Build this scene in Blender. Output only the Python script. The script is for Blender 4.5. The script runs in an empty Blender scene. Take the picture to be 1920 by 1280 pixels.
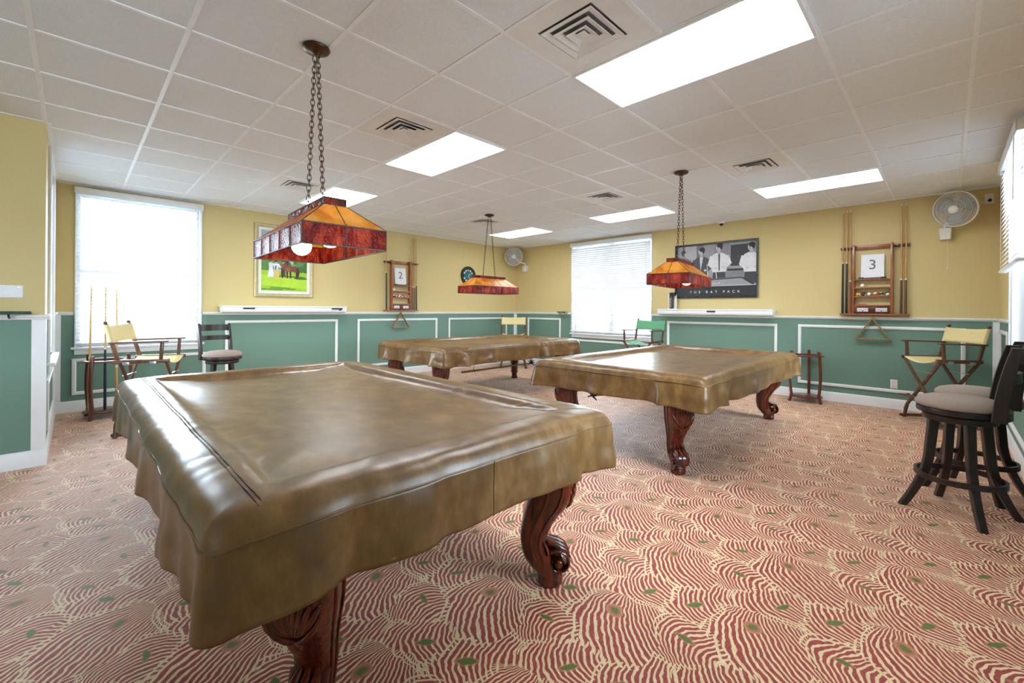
import bpy, bmesh, math, random
from math import sin, cos, pi, sqrt, atan2, radians
from mathutils import Vector, Matrix, noise

random.seed(7)
scn = bpy.context.scene
COL = scn.collection
EYE = 1.31
CEIL = 2.825
XB, YA, YR, XL, YC = 7.83, 7.68, -0.45, -0.17, 5.27   # wall planes
XW, RAIL = -3.6, 1.225                                  # unseen wall behind, chair rail height

# ------------------------------------------------------------------ node helpers
class E:
    """a float socket with arithmetic"""
    def __init__(s, nt, sock): s.nt, s.s = nt, sock
    def _m(s, op, *o, clamp=False):
        n = s.nt.nodes.new('ShaderNodeMath'); n.operation = op; n.use_clamp = clamp
        for i, v in enumerate((s,) + o):
            if isinstance(v, E): s.nt.links.new(v.s, n.inputs[i])
            else: n.inputs[i].default_value = v
        return E(s.nt, n.outputs[0])
    def __add__(s, o): return s._m('ADD', o)
    __radd__ = __add__
    def __sub__(s, o): return s._m('SUBTRACT', o)
    def __rsub__(s, o): return (s * -1.0) + o
    def __mul__(s, o): return s._m('MULTIPLY', o)
    __rmul__ = __mul__
    def __truediv__(s, o): return s._m('DIVIDE', o)
    def round(s): return s._m('ROUND')
    def abs(s): return s._m('ABSOLUTE')
    def sin(s): return s._m('SINE')
    def sqrt(s): return s._m('SQRT')
    def atan2(s, o): return s._m('ARCTAN2', o)
    def lt(s, o): return s._m('LESS_THAN', o)
    def gt(s, o): return s._m('GREATER_THAN', o)
    def min(s, o): return s._m('MINIMUM', o)
    def max(s, o): return s._m('MAXIMUM', o)
    def pingpong(s, o): return s._m('PINGPONG', o)
    def step(s, a, b):
        n = s.nt.nodes.new('ShaderNodeMapRange'); n.interpolation_type = 'SMOOTHSTEP'
        s.nt.links.new(s.s, n.inputs[0]); n.inputs[1].default_value = a; n.inputs[2].default_value = b
        return E(s.nt, n.outputs[0])

def sel(c, a, b):       # c ? a : b
    return c * a + (1.0 - c) * b if isinstance(c, E) else None

def new_mat(name):
    m = bpy.data.materials.new(name); m.use_nodes = True
    nt = m.node_tree; nt.nodes.clear()
    out = nt.nodes.new('ShaderNodeOutputMaterial')
    return m, nt, out

def principled(nt, out, **kw):
    b = nt.nodes.new('ShaderNodeBsdfPrincipled')
    for k, v in kw.items():
        b.inputs[k].default_value = v
    nt.links.new(b.outputs[0], out.inputs[0])
    return b

def srgb(r, g, b):
    f = lambda c: (c / 255 / 12.92) if c <= 10.31 else ((c / 255 + .055) / 1.055) ** 2.4
    return (f(r), f(g), f(b), 1)

def tex_noise(nt, coord, scale, detail=3, rough=.55, vec_scale=None):
    tc = nt.nodes.new('ShaderNodeTexCoord')
    src = tc.outputs[coord]
    if vec_scale:
        mp = nt.nodes.new('ShaderNodeMapping'); mp.inputs['Scale'].default_value = vec_scale
        nt.links.new(src, mp.inputs[0]); src = mp.outputs[0]
    n = nt.nodes.new('ShaderNodeTexNoise'); n.inputs['Scale'].default_value = scale
    n.inputs['Detail'].default_value = detail; n.inputs['Roughness'].default_value = rough
    nt.links.new(src, n.inputs[0])
    return n

def ramp(nt, fac, stops):
    r = nt.nodes.new('ShaderNodeValToRGB')
    while len(r.color_ramp.elements) < len(stops): r.color_ramp.elements.new(.5)
    for e, (p, c) in zip(r.color_ramp.elements, stops): e.position = p; e.color = c
    nt.links.new(fac, r.inputs[0])
    return r

def bump(nt, bsdf, height, strength=.2, dist=.01):
    b = nt.nodes.new('ShaderNodeBump'); b.inputs['Strength'].default_value = strength
    b.inputs['Distance'].default_value = dist
    nt.links.new(height, b.inputs['Height']); nt.links.new(b.outputs[0], bsdf.inputs['Normal'])

MATS = {}
def simple(name, col, rough=.5, metal=0, var=.12, scale=8, bmp=0, spec=.5, stretch=None, coat=0):
    """procedural material: base colour mottled by a noise"""
    if name in MATS: return MATS[name]
    m, nt, out = new_mat(name)
    b = principled(nt, out, Roughness=rough, Metallic=metal)
    b.inputs['Specular IOR Level'].default_value = spec
    b.inputs['Coat Weight'].default_value = coat
    n = tex_noise(nt, 'Object', scale, 4, .6, stretch)
    lo = tuple(c * (1 - var) for c in col[:3]) + (1,); hi = tuple(min(1, c * (1 + var)) for c in col[:3]) + (1,)
    r = ramp(nt, n.outputs[0], [(.3, lo), (.7, hi)])
    nt.links.new(r.outputs[0], b.inputs['Base Color'])
    if bmp: bump(nt, b, n.outputs[0], bmp)
    MATS[name] = m
    return m

def wood(name, dark, light, rough=.3, scale=14, coat=.3, axis=2):
    if name in MATS: return MATS[name]
    m, nt, out = new_mat(name)
    b = principled(nt, out, Roughness=rough)
    b.inputs['Coat Weight'].default_value = coat; b.inputs['Coat Roughness'].default_value = .15
    st = [3, 3, 3]; st[axis] = .35
    n = tex_noise(nt, 'Object', scale, 5, .6, tuple(st)); n.inputs['Distortion'].default_value = .6
    r = ramp(nt, n.outputs[0], [(.32, dark), (.68, light)])
    nt.links.new(r.outputs[0], b.inputs['Base Color'])
    bump(nt, b, n.outputs[0], .06, .002)
    MATS[name] = m
    return m

# ------------------------------------------------------------------ mesh helpers
class MB:
    """collects shapes, then links them as ONE mesh object"""
    def __init__(s): s.bm = bmesh.new(); s.mi = 0
    def _tag(s, faces):
        for f in faces: f.material_index = s.mi
    def quad(s, pts):
        vs = [s.bm.verts.new(p) for p in pts]
        f = s.bm.faces.new(vs); f.material_index = s.mi
        return f
    def box(s, x0, x1, y0, y1, z0, z1, bev=0.0, M=None, seg=2):
        b = bmesh.new()
        bmesh.ops.create_cube(b, size=1)
        for v in b.verts:
            v.co = Vector(((x0 + x1) / 2 + v.co.x * (x1 - x0), (y0 + y1) / 2 + v.co.y * (y1 - y0), (z0 + z1) / 2 + v.co.z * (z1 - z0)))
        if bev > 0:
            bmesh.ops.bevel(b, geom=list(b.edges), offset=min(bev, abs(x1 - x0) * .45, abs(y1 - y0) * .45, abs(z1 - z0) * .45), segments=seg, affect='EDGES', profile=.5)
        s.merge(b, M)
    def merge(s, b, M=None):
        mp = {}
        for v in b.verts: mp[v] = s.bm.verts.new(M @ v.co if M else v.co)
        for f in b.faces:
            try: g = s.bm.faces.new([mp[v] for v in f.verts]); g.material_index = s.mi
            except ValueError: pass
        b.free()
    def bar(s, p, q, w, h, bev=.003, up=(0, 0, 1)):
        """box from p to q, w across, h along up"""
        p, q = Vector(p), Vector(q); d = q - p; L = d.length; d.normalize()
        u = Vector(up); u = (u - d * u.dot(d))
        if u.length < 1e-4: u = Vector((1, 0, 0)); u = u - d * u.dot(d)
        u.normalize(); r = d.cross(u)
        M = Matrix(((r.x, d.x, u.x, p.x), (r.y, d.y, u.y, p.y), (r.z, d.z, u.z, p.z), (0, 0, 0, 1)))
        s.box(-w / 2, w / 2, 0, L, -h / 2, h / 2, bev, M)
    def rings(s, rs, cap=True, closed=True, smooth=True):
        """loft through lists of points"""
        V = [[s.bm.verts.new(p) for p in r] for r in rs]
        n = len(V[0])
        for a, b in zip(V, V[1:]):
            for i in range(n if closed else n - 1):
                j = (i + 1) % n
                try: f = s.bm.faces.new((a[i], a[j], b[j], b[i])); f.material_index = s.mi
                except ValueError: pass
        if cap and closed:
            for r in (V[0][::-1], V[-1]):
                try: f = s.bm.faces.new(r); f.material_index = s.mi
                except ValueError: pass
        return V
    def tube(s, pts, r, n=8, cap=True, closed=False):
        pts = [Vector(p) for p in pts]; m = len(pts)
        rad = r if isinstance(r, (list, tuple)) else [r] * m
        prev = None; rs = []
        for i, p in enumerate(pts):
            if closed: t = pts[(i + 1) % m] - pts[i - 1]
            else: t = pts[min(i + 1, m - 1)] - pts[max(i - 1, 0)]
            t.normalize()
            if prev is None:
                a = Vector((0, 0, 1)) if abs(t.z) < .9 else Vector((1, 0, 0))
            else: a = prev
            a = (a - t * a.dot(t)).normalized(); prev = a
            b = t.cross(a)
            rs.append([p + (a * cos(2 * pi * k / n) + b * sin(2 * pi * k / n)) * rad[i] for k in range(n)])
        if closed:
            V = s.rings(rs, cap=False)
            A, B = V[-1], V[0]
            best = min(range(n), key=lambda o: (A[0].co - B[o].co).length)
            for k in range(n):
                try: f = s.bm.faces.new((A[k], A[(k + 1) % n], B[(k + 1 + best) % n], B[(k + best) % n])); f.material_index = s.mi
                except ValueError: pass
        else: s.rings(rs, cap)
    def lathe(s, prof, n=24, M=None, cap=True):
        """prof: list of (radius, height) about local z"""
        rs = []
        for r, z in prof:
            ring = [Vector((max(r, 1e-5) * cos(2 * pi * k / n), max(r, 1e-5) * sin(2 * pi * k / n), z)) for k in range(n)]
            rs.append([M @ p for p in ring] if M else ring)
        s.rings(rs, cap)
    def ball(s, c, r, n=16, m=10, sc=(1, 1, 1)):
        prof = [(r * sin(pi * i / m), -r * cos(pi * i / m)) for i in range(m + 1)]
        s.lathe(prof, n, Matrix.Translation(c) @ Matrix.Diagonal((*sc, 1)))
    def poly(s, pts, M=None, thick=0.0, axis=(0, 0, 1)):
        """flat polygon (optionally extruded along axis)"""
        P = [M @ Vector(p) if M else Vector(p) for p in pts]
        vs = [s.bm.verts.new(p) for p in P]
        f = s.bm.faces.new(vs); f.material_index = s.mi
        if thick:
            ax = Vector(axis) * thick
            if M: ax = M.to_3x3() @ ax
            ws = [s.bm.verts.new(p + ax) for p in P]
            g = s.bm.faces.new(ws[::-1]); g.material_index = s.mi
            for i in range(len(vs)):
                j = (i + 1) % len(vs)
                h = s.bm.faces.new((vs[i], ws[i], ws[j], vs[j])); h.material_index = s.mi
    def xform(s, M):
        bmesh.ops.transform(s.bm, matrix=M, verts=s.bm.verts)
    def build(s, name, mat, parent=None, angle=40, sub=0, loc=None):
        bmesh.ops.recalc_face_normals(s.bm, faces=s.bm.faces)
        me = bpy.data.meshes.new(name); s.bm.to_mesh(me); s.bm.free()
        for m in (mat if isinstance(mat, (list, tuple)) else [mat]): me.materials.append(m)
        if angle:
            me.polygons.foreach_set('use_smooth', [True] * len(me.polygons))
            me.set_sharp_from_angle(angle=radians(angle))
        o = bpy.data.objects.new(name, me); COL.objects.link(o)
        if parent: o.parent = parent
        if loc: o.location = loc
        if sub:
            md = o.modifiers.new('smooth', 'SUBSURF'); md.levels = sub; md.render_levels = sub
        return o

def tag(o, label, cat, group=None):
    o['label'] = label; o['category'] = cat
    if group: o['group'] = group
    return o
def thing(name, label, cat, loc=(0, 0, 0), rz=0, group=None):
    o = bpy.data.objects.new(name, None); COL.objects.link(o)
    o.location = loc; o.rotation_euler = (0, 0, rz); o.empty_display_size = .1
    return tag(o, label, cat, group)
def struct(o):
    o['kind'] = 'structure'; return o
def copy_tree(o, parent=None):
    c = o.copy(); COL.objects.link(c)
    if parent: c.parent = parent
    for ch in list(o.children): copy_tree(ch, c)
    return c
def place(o, loc, rz, label, group=None):
    o.location = loc; o.rotation_euler = (0, 0, rz); o['label'] = label
    if group: o['group'] = group
    return o

# ------------------------------------------------------------------ materials
def wall_paint():
    m, nt, out = new_mat('wall_paint')
    b = principled(nt, out, Roughness=.62)
    g = nt.nodes.new('ShaderNodeNewGeometry'); sx = nt.nodes.new('ShaderNodeSeparateXYZ')
    nt.links.new(g.outputs['Position'], sx.inputs[0])
    n = tex_noise(nt, 'Object', 260, 3, .7)
    up = ramp(nt, n.outputs[0], [(.3, srgb(196, 176, 121)), (.7, srgb(209, 189, 134))])
    lo = ramp(nt, n.outputs[0], [(.3, srgb(98, 130, 116)), (.7, srgb(107, 139, 124))])
    mx = nt.nodes.new('ShaderNodeMix'); mx.data_type = 'RGBA'
    c = E(nt, sx.outputs[2]).lt(RAIL - .01)
    nt.links.new(c.s, mx.inputs[0]); nt.links.new(up.outputs[0], mx.inputs[6]); nt.links.new(lo.outputs[0], mx.inputs[7])
    nt.links.new(mx.outputs[2], b.inputs['Base Color'])
    bump(nt, b, n.outputs[0], .12, .002)
    return m

def carpet_mat():
    """peacock-feather carpet: four eyes per repeat, barbs sweeping out of each"""
    m, nt, out = new_mat('feather_carpet')
    b = principled(nt, out, Roughness=.5)
    b.inputs['Specular IOR Level'].default_value = .5
    b.inputs['Sheen Weight'].default_value = .35; b.inputs['Sheen Roughness'].default_value = .3
    tc = nt.nodes.new('ShaderNodeTexCoord')
    wob = nt.nodes.new('ShaderNodeTexNoise'); wob.inputs['Scale'].default_value = 5; wob.inputs['Detail'].default_value = 1
    nt.links.new(tc.outputs['Object'], wob.inputs[0])
    sw = nt.nodes.new('ShaderNodeSeparateColor'); nt.links.new(wob.outputs['Color'], sw.inputs[0])
    wob2 = nt.nodes.new('ShaderNodeTexNoise'); wob2.inputs['Scale'].default_value = 22; wob2.inputs['Detail'].default_value = 1
    nt.links.new(tc.outputs['Object'], wob2.inputs[0])
    sw2 = nt.nodes.new('ShaderNodeSeparateColor'); nt.links.new(wob2.outputs['Color'], sw2.inputs[0])
    sp = nt.nodes.new('ShaderNodeSeparateXYZ'); nt.links.new(tc.outputs['Object'], sp.inputs[0])
    X = E(nt, sp.outputs[0]) + (E(nt, sw.outputs[0]) - .5) * .06 + (E(nt, sw2.outputs[0]) - .5) * .022
    Y = E(nt, sp.outputs[1]) + (E(nt, sw.outputs[1]) - .5) * .06 + (E(nt, sw2.outputs[1]) - .5) * .022
    PX, PY = .6167, .4645
    def local(cx, cy):
        bb = (Y - cy) / PY; n = bb.round(); dy = (bb - n) * PY
        aa = (X - cx) / PX - n * .5           # rows shifted half a repeat
        dx = (aa - aa.round()) * PX
        return dx, dy
    eyes = [  # centre, axis angle, domain weight, kind, barb spacing, bend, eye half sizes, ringed
        (1.676, 1.021, 0.36, 1.50, 'fan', 20.0, .165, .016, .020, 1.0),
        (1.904, 0.977, 2.60, .92, 'arch', .0235, 4.2, .015, .032, .0),
        (1.961, 0.791, -.80, .98, 'arch', .0245, -3.6, .015, .034, .0),
        (1.735, 0.727, 1.45, .86, 'arch', .0230, 4.6, .013, .030, .0)]
    best = line = eye = ring = None; lays = []
    for cx, cy, ang, wt, kind, N, bend, ea, eb, rg in eyes:
        dx, dy = local(cx, cy)
        u = dx * cos(ang) + dy * sin(ang); v = dy * cos(ang) - dx * sin(ang)
        if kind == 'fan':                                # barbs falling away from the tip of the plume
            v = v + u * u * 1.4 - .01
            s = v.abs() / ((bend - u).max(.003)).sqrt() * N
            d = ((u + .07) * (u + .07) * .62 + v * v).sqrt() * (1.0 / wt) + (u - .115).max(0.0) * 5.0
        else:                                            # barbs nested as arches along the shaft
            s = (u + v * v * bend) / N
            d = (u * u * .8 + v * v * 1.1).sqrt() * (1.0 / wt)
        ln = s.pingpong(.5) - .205
        eyed = ((u / eb) * (u / eb) + (v / ea) * (v / ea)).sqrt()
        lays.append((d, ln))
        if best is None: best, eye, ring = d, eyed, eyed + (1 - rg) * 9
        else: eye = eye.min(eyed); ring = ring.min(eyed + (1 - rg) * 9); best = best.min(d)
    for d, ln in lays:                                   # barbs of neighbouring feathers cross where they meet
        v = ln + (d - best).step(.022, .034)
        line = v if line is None else line.min(v)
    fine = tex_noise(nt, 'Object', 420, 2, .6); mid = tex_noise(nt, 'Object', 55, 3, .6)
    linef = (line + (E(nt, mid.outputs[0]) - .5) * .34).step(.045, -.045)
    red = ramp(nt, mid.outputs[0], [(.32, srgb(138, 30, 32)), (.68, srgb(184, 66, 52))])
    crm = ramp(nt, mid.outputs[0], [(.3, srgb(234, 198, 142)), (.7, srgb(250, 230, 190))])
    def mix(f, a, bb):
        x = nt.nodes.new('ShaderNodeMix'); x.data_type = 'RGBA'
        nt.links.new(f.s, x.inputs[0]); nt.links.new(a, x.inputs[6]); nt.links.new(bb, x.inputs[7]); return x.outputs[2]
    tan = nt.nodes.new('ShaderNodeRGB'); tan.outputs[0].default_value = srgb(196, 132, 92)
    grn = nt.nodes.new('ShaderNodeRGB'); grn.outputs[0].default_value = srgb(92, 110, 26)
    c = mix(linef, red.outputs[0], crm.outputs[0])
    c = mix(ring.step(2.3, 1.9), c, tan.outputs[0])
    c = mix(ring.step(1.6, 1.3), c, red.outputs[0])
    c = mix(eye.step(1.55, 1.25) * .6, c, tan.outputs[0])
    c = mix(eye.step(1.1, .85), c, grn.outputs[0])
    f2 = nt.nodes.new('ShaderNodeMix'); f2.data_type = 'RGBA'; f2.blend_type = 'MULTIPLY'; f2.inputs[0].default_value = .35
    fr = ramp(nt, fine.outputs[0], [(.3, (.55, .55, .55, 1)), (.65, (1, 1, 1, 1))])
    nt.links.new(c, f2.inputs[6]); nt.links.new(fr.outputs[0], f2.inputs[7])
    nt.links.new(f2.outputs[2], b.inputs['Base Color'])
    bump(nt, b, fine.outputs[0], .5, .004)
    return m

def vinyl_mat():
    m, nt, out = new_mat('brown_vinyl')
    b = principled(nt, out, Roughness=.36)
    b.inputs['Specular IOR Level'].default_value = .5
    n = tex_noise(nt, 'Object', 6, 6, .62, (1, 1.8, 1))
    r = ramp(nt, n.outputs[0], [(.2, srgb(78, 53, 27)), (.5, srgb(108, 79, 44)), (.8, srgb(144, 111, 68))])
    nt.links.new(r.outputs[0], b.inputs['Base Color'])
    n3 = tex_noise(nt, 'Object', 5, 2, .4)
    rr = ramp(nt, n3.outputs[0], [(.3, (.285, .285, .285, 1)), (.7, (.34, .34, .34, 1))])
    nt.links.new(rr.outputs[0], b.inputs['Roughness'])
    bump(nt, b, n3.outputs[0], .14, .012)
    return m

def stained(name, c0, c1, c2, bumpy, scale=9, trans=.55):
    m, nt, out = new_mat(name)
    b = nt.nodes.new('ShaderNodeBsdfPrincipled'); b.inputs['Roughness'].default_value = .12
    b.inputs['Specular IOR Level'].default_value = .8
    t = nt.nodes.new('ShaderNodeBsdfTranslucent'); mx = nt.nodes.new('ShaderNodeMixShader'); mx.inputs[0].default_value = trans
    n = tex_noise(nt, 'Object', scale, 4, .6, (1, 1, .35)); n.inputs['Distortion'].default_value = .8
    r = ramp(nt, n.outputs[0], [(.3, c0), (.5, c1), (.7, c2)])
    nt.links.new(r.outputs[0], b.inputs['Base Color']); nt.links.new(r.outputs[0], t.inputs[0])
    nt.links.new(b.outputs[0], mx.inputs[1]); nt.links.new(t.outputs[0], mx.inputs[2]); nt.links.new(mx.outputs[0], out.inputs[0])
    v = tex_noise(nt, 'Object', 70, 2, .5)
    bump(nt, b, v.outputs[0], bumpy, .02)
    return m

def emit_mat(name, col, s):
    m, nt, out = new_mat(name)
    e = nt.nodes.new('ShaderNodeEmission'); e.inputs[0].default_value = col; e.inputs[1].default_value = s
    nt.links.new(e.outputs[0], out.inputs[0]); return m

def glass_mat(name, refl=1.0):
    m, nt, out = new_mat(name)
    t = nt.nodes.new('ShaderNodeBsdfTransparent'); g = nt.nodes.new('ShaderNodeBsdfGlossy'); g.inputs['Roughness'].default_value = .02
    f = nt.nodes.new('ShaderNodeFresnel'); f.inputs[0].default_value = 1.45 if refl == 1 else 1.03
    mx = nt.nodes.new('ShaderNodeMixShader')
    nt.links.new(f.outputs[0], mx.inputs[0]); nt.links.new(t.outputs[0], mx.inputs[1]); nt.links.new(g.outputs[0], mx.inputs[2])
    nt.links.new(mx.outputs[0], out.inputs[0]); return m

def slat_mat():
    m, nt, out = new_mat('blind_vinyl')
    b = nt.nodes.new('ShaderNodeBsdfPrincipled'); b.inputs['Roughness'].default_value = .45
    n = tex_noise(nt, 'Object', 6, 2)
    r = ramp(nt, n.outputs[0], [(.3, (.84, .85, .86, 1)), (.7, (.88, .89, .9, 1))])
    nt.links.new(r.outputs[0], b.inputs['Base Color'])
    t = nt.nodes.new('ShaderNodeBsdfTranslucent'); t.inputs[0].default_value = (.85, .88, .92, 1)
    mx = nt.nodes.new('ShaderNodeMixShader'); mx.inputs[0].default_value = .09
    nt.links.new(b.outputs[0], mx.inputs[1]); nt.links.new(t.outputs[0], mx.inputs[2]); nt.links.new(mx.outputs[0], out.inputs[0])
    return m

PAINT = wall_paint(); CARPET = carpet_mat(); VINYL = vinyl_mat()
WHITE = simple('white_trim', (.78, .79, .8, 1), .4, var=.03)
TILE = simple('ceiling_tile', (.79, .84, .90, 1), .9, var=.03, scale=60, bmp=.25)
TBAR = simple('ceiling_bar', (.86, .90, .95, 1), .4, var=.03)
VENTW = simple('vent_white', (.78, .79, .80, 1), .5, var=.06, scale=5)
DARK = simple('duct_shade', (.012, .011, .01, 1), .8)
MAHOG = wood('mahogany', srgb(42, 11, 4), srgb(108, 37, 14), .24, 10, .35)
ESPR = wood('espresso_wood', srgb(24, 14, 11), srgb(46, 28, 21), .36, 12, .1)
WALNUT = wood('walnut_wood', srgb(66, 40, 26), srgb(112, 72, 46), .4, 12, .2)
CHERRY = wood('cherry_wood', srgb(118, 62, 30), srgb(164, 96, 50), .35, 12, .3)
CHERRYD = wood('cherry_dark', srgb(70, 30, 18), srgb(106, 50, 30), .3, 12, .4)
MAPLE = wood('maple_wood', srgb(176, 126, 66), srgb(206, 160, 96), .3, 14, .4)
BLACK = simple('black_wrap', (.012, .012, .013, 1), .4)
BUTT = wood('cue_butt', srgb(58, 28, 24), srgb(96, 52, 38), .3, 14, .4)
CREAM = simple('cream_canvas', srgb(214, 196, 142), .8, var=.06, scale=90, bmp=.2)
GREENC = simple('green_canvas', srgb(96, 156, 116), .8, var=.06, scale=90, bmp=.2)
TAUPE = simple('taupe_fabric', srgb(150, 132, 120), .85, var=.1, scale=150, bmp=.3)
STEEL = simple('brushed_steel', (.55, .56, .58, 1), .3, 1, var=.1)
BRONZE = simple('bronze_metal', (.10, .065, .04, 1), .35, .9, var=.25, scale=20)
CAME = simple('lead_came', (.07, .055, .045, 1), .4, .7, var=.2)
AMBER = stained('amber_glass', srgb(214, 138, 36), srgb(240, 180, 64), srgb(250, 214, 120), .15, 7)
RED = stained('ruby_glass', srgb(76, 8, 8), srgb(172, 30, 20), srgb(240, 112, 62), 1.0, 13)
BULB = emit_mat('bulb_glow', (1, .88, .7, 1), 11.0)
PANEL = emit_mat('panel_glow', (.89, .95, 1, 1), 15.5)
GLASS = glass_mat('window_glass'); PGLASS = glass_mat('picture_glass', .5)
SLAT = slat_mat()
PLASTIC = simple('white_plastic', (.76, .76, .74, 1), .35, var=.03)
IVORY = simple('fan_plastic', (.72, .71, .66, 1), .35, var=.04)
PAPER = simple('white_paper', (.80, .81, .84, 1), .6, var=.03)
INK = simple('grey_ink', (.12, .12, .13, 1), .6)
DKGREEN = simple('dark_green', srgb(30, 66, 56), .5)
BRASS = simple('aged_brass', srgb(150, 122, 66), .4, .3, var=.2)
GOLD = simple('champagne_frame', srgb(176, 164, 126), .35, .4, var=.12, scale=20)
FRAMEB = simple('black_frame', (.015, .013, .012, 1), .25)
# ================================================================== the room
# wall A faces -Y at YA; wall B faces -X at XB; right wall faces +Y at YR; left return faces +X at XL; column wall faces -Y at YC
def wall_with_holes(name, axis, plane, a0, a1, holes, thick, sgn):
    """axis 'x': wall runs along x at y=plane (outside towards sgn); holes = (a0,a1,z0,z1)"""
    mb = MB(); T = sorted({a0, a1} | {h[0] for h in holes} | {h[1] for h in holes})
    def put(p, q, z0, z1):
        lo, hi = sorted((plane, plane + sgn * thick))
        if axis == 'x': mb.box(p, q, lo, hi, z0, z1)
        else: mb.box(lo, hi, p, q, z0, z1)
    for p, q in zip(T, T[1:]):
        h = [k for k in holes if k[0] <= p + 1e-6 and k[1] >= q - 1e-6]
        if h: put(p, q, 0, h[0][2]); put(p, q, h[0][3], CEIL + .1)
        else: put(p, q, 0, CEIL + .1)
    return struct(mb.build(name, PAINT, angle=0))

W1 = (0.014, 1.292, .80, 2.75)       # window openings: along-wall range and heights
W2 = (4.02, 5.90, .80, 2.74)
W3 = (5.0, 6.46, .80, 2.73); W3b_added = (1.6, 3.0, .80, 2.73); W3c_added = (-2.6, -1.0, .80, 2.73)  # last two: unseen openings added to supply daylight
W4 = (5.72, 6.95, .80, 2.73)
wall_with_holes('wall_back', 'x', YA, XL - .15, XB + .15, [W1], .15, 1)
wall_with_holes('wall_right', 'y', XB, YR, YA, [W2], .15, 1)
wall_with_holes('wall_side', 'x', YR, XW, XB + .15, [W3c_added, W3b_added, W3], .15, -1)
wall_with_holes('wall_left', 'y', XL, YC + .12, YA, [W4], .15, -1)
wall_with_holes('wall_column', 'x', YC, XW, XL, [], .12, 1)
wall_with_holes('wall_rear', 'y', XW, YR, YC + .12, [], .15, -1)
mb = MB(); mb.box(XW, XB, YR, YC, -.05, 0); mb.box(XL, XB, YC, YA, -.05, 0)
struct(mb.build('floor', CARPET, angle=0))
mb = MB(); mb.box(XW, XB, YR, YC, CEIL, CEIL + .05); mb.box(XL, XB, YC, YA, CEIL, CEIL + .05)
struct(mb.build('ceiling', TILE, angle=0))

GX0, GY0, G = -.1758, 4.1621, .6096
gx = [GX0 + G * k for k in range(-5, 14)]; gy = [GY0 + G * k for k in range(-7, 6)]
mb = MB(); zt = CEIL - .006
for x in gx:
    if XW < x < XB: mb.box(x - .012, x + .012, YR, YC if x < XL - .02 else YA, zt, CEIL + .001)
for y in gy:
    if YR < y < YA: mb.box(XL if y > YC else XW, XB, y - .0115, y + .0115, zt + .0005, CEIL + .001)
mb.box(XB - .025, XB, YR, YA, zt - .0004, CEIL + .001); mb.box(XL, XB, YA - .025, YA, zt - .0005, CEIL + .001)
mb.box(XW, XB, YR, YR + .025, zt - .0006, CEIL + .001); mb.box(XW, XL, YC - .025, YC, zt - .0007, CEIL + .001)
mb.box(XL, XL + .025, YC, YA, zt - .0008, CEIL + .001)
struct(mb.build('trim_1', TBAR, angle=0))

# baseboards, chair rails, corner guards
def strip_run(mb, axis, plane, sgn, a0, a1, prof):
    """extrude a moulding profile [(out, z)] along a wall"""
    def P(a, o, z): return (a, plane + sgn * o, z) if axis == 'x' else (plane + sgn * o, a, z)
    mb.rings([[P(a0, o, z) for o, z in prof], [P(a1, o, z) for o, z in prof]])
BASE = [(0, 0), (.016, 0), (.016, .115), (.011, .128), (.006, .135), (0, .135)]
CR = [(0, RAIL - .028), (.010, RAIL - .026), (.014, RAIL - .012), (.030, RAIL - .008), (.032, RAIL + .008), (.026, RAIL + .013), (0, RAIL + .013)]
runs = [('back', 'x', YA, -1, XL, XB, [W1]), ('right', 'y', XB, -1, YR, YA, [W2]), ('side', 'x', YR, 1, XW, XB, [W3c_added, W3b_added, W3]),
        ('left', 'y', XL, 1, YC, YA, [W4]), ('column', 'x', YC, -1, XW, XL + .03, [])]
tn = 2
for nm, ax, pl, sg, a0, a1, hs in runs:
    mb = MB(); strip_run(mb, ax, pl, sg, a0, a1 if nm != 'column' else XL + .016, BASE)
    struct(mb.build('baseboard_' + nm, WHITE))
    mb = MB(); cuts = [a0] + [v for h in hs for v in (h[0] - .02, h[1] + .02)] + [a1]
    for p, q in zip(cuts[::2], cuts[1::2]):
        strip_run(mb, ax, pl, sg, p, q, CR)
    struct(mb.build('trim_%d' % tn, WHITE)); tn += 1
mb = MB(); zt = RAIL - .028; w = .055; d = .007
mb.box(XB - w, XB, YA - d, YA, .135, zt); mb.box(XB - d, XB, YA - w, YA - d, .135, zt)
mb.box(XB - d, XB, YR, YR + w, .135, zt); mb.box(XB - w, XB - d, YR, YR + d, .135, zt)
mb.box(XL, XL + w, YA - d, YA, .135, zt); mb.box(XL, XL + d, YA - w, YA - d, .135, zt)
mb.box(XL - .075, XL + d, YC - d, YC, .135, zt); mb.box(XL, XL + d, YC, YC + .075, .135, zt)
struct(mb.build('trim_%d' % tn, WHITE, angle=0)); tn += 1

# panel mouldings
def panel(ax, pl, sg, a0, a1, z0, z1):
    global tn
    mb = MB(); w = .042
    prof = lambda k: [(0, 0), (.014, 0), (.018, .2), (.018, .75), (.008, 1), (0, 1)]
    def P(a, o, z): return (a, pl + sg * o, z) if ax == 'x' else (pl + sg * o, a, z)
    rs = []
    for ca, cz, da, dz in ((a0, z0, 1, 1), (a1, z0, -1, 1), (a1, z1, -1, -1), (a0, z1, 1, -1)):
        rs.append([P(ca + da * w * t, o, cz + dz * w * t) for o, t in prof(0)])
    rs.append(rs[0])
    mb.rings(rs, cap=False)
    bmesh.ops.remove_doubles(mb.bm, verts=mb.bm.verts, dist=1e-5)
    struct(mb.build('trim_%d' % tn, WHITE, angle=20)); tn += 1
for a0, a1, z0, z1 in ((-.02, 1.36, .205, .655), (1.60, 3.31, .22, 1.11), (3.68, 5.45, .22, 1.11), (5.75, 7.53, .22, 1.11)):
    panel('x', YA, -1, a0, a1, z0, z1)
for a0, a1, z0, z1 in ((6.23, 7.25, .22, 1.11), (3.98, 5.96, .22, .66), (1.89, 3.70, .22, 1.11), (-.17, 1.61, .22, 1.11)):
    panel('y', XB, -1, a0, a1, z0, z1)
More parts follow.
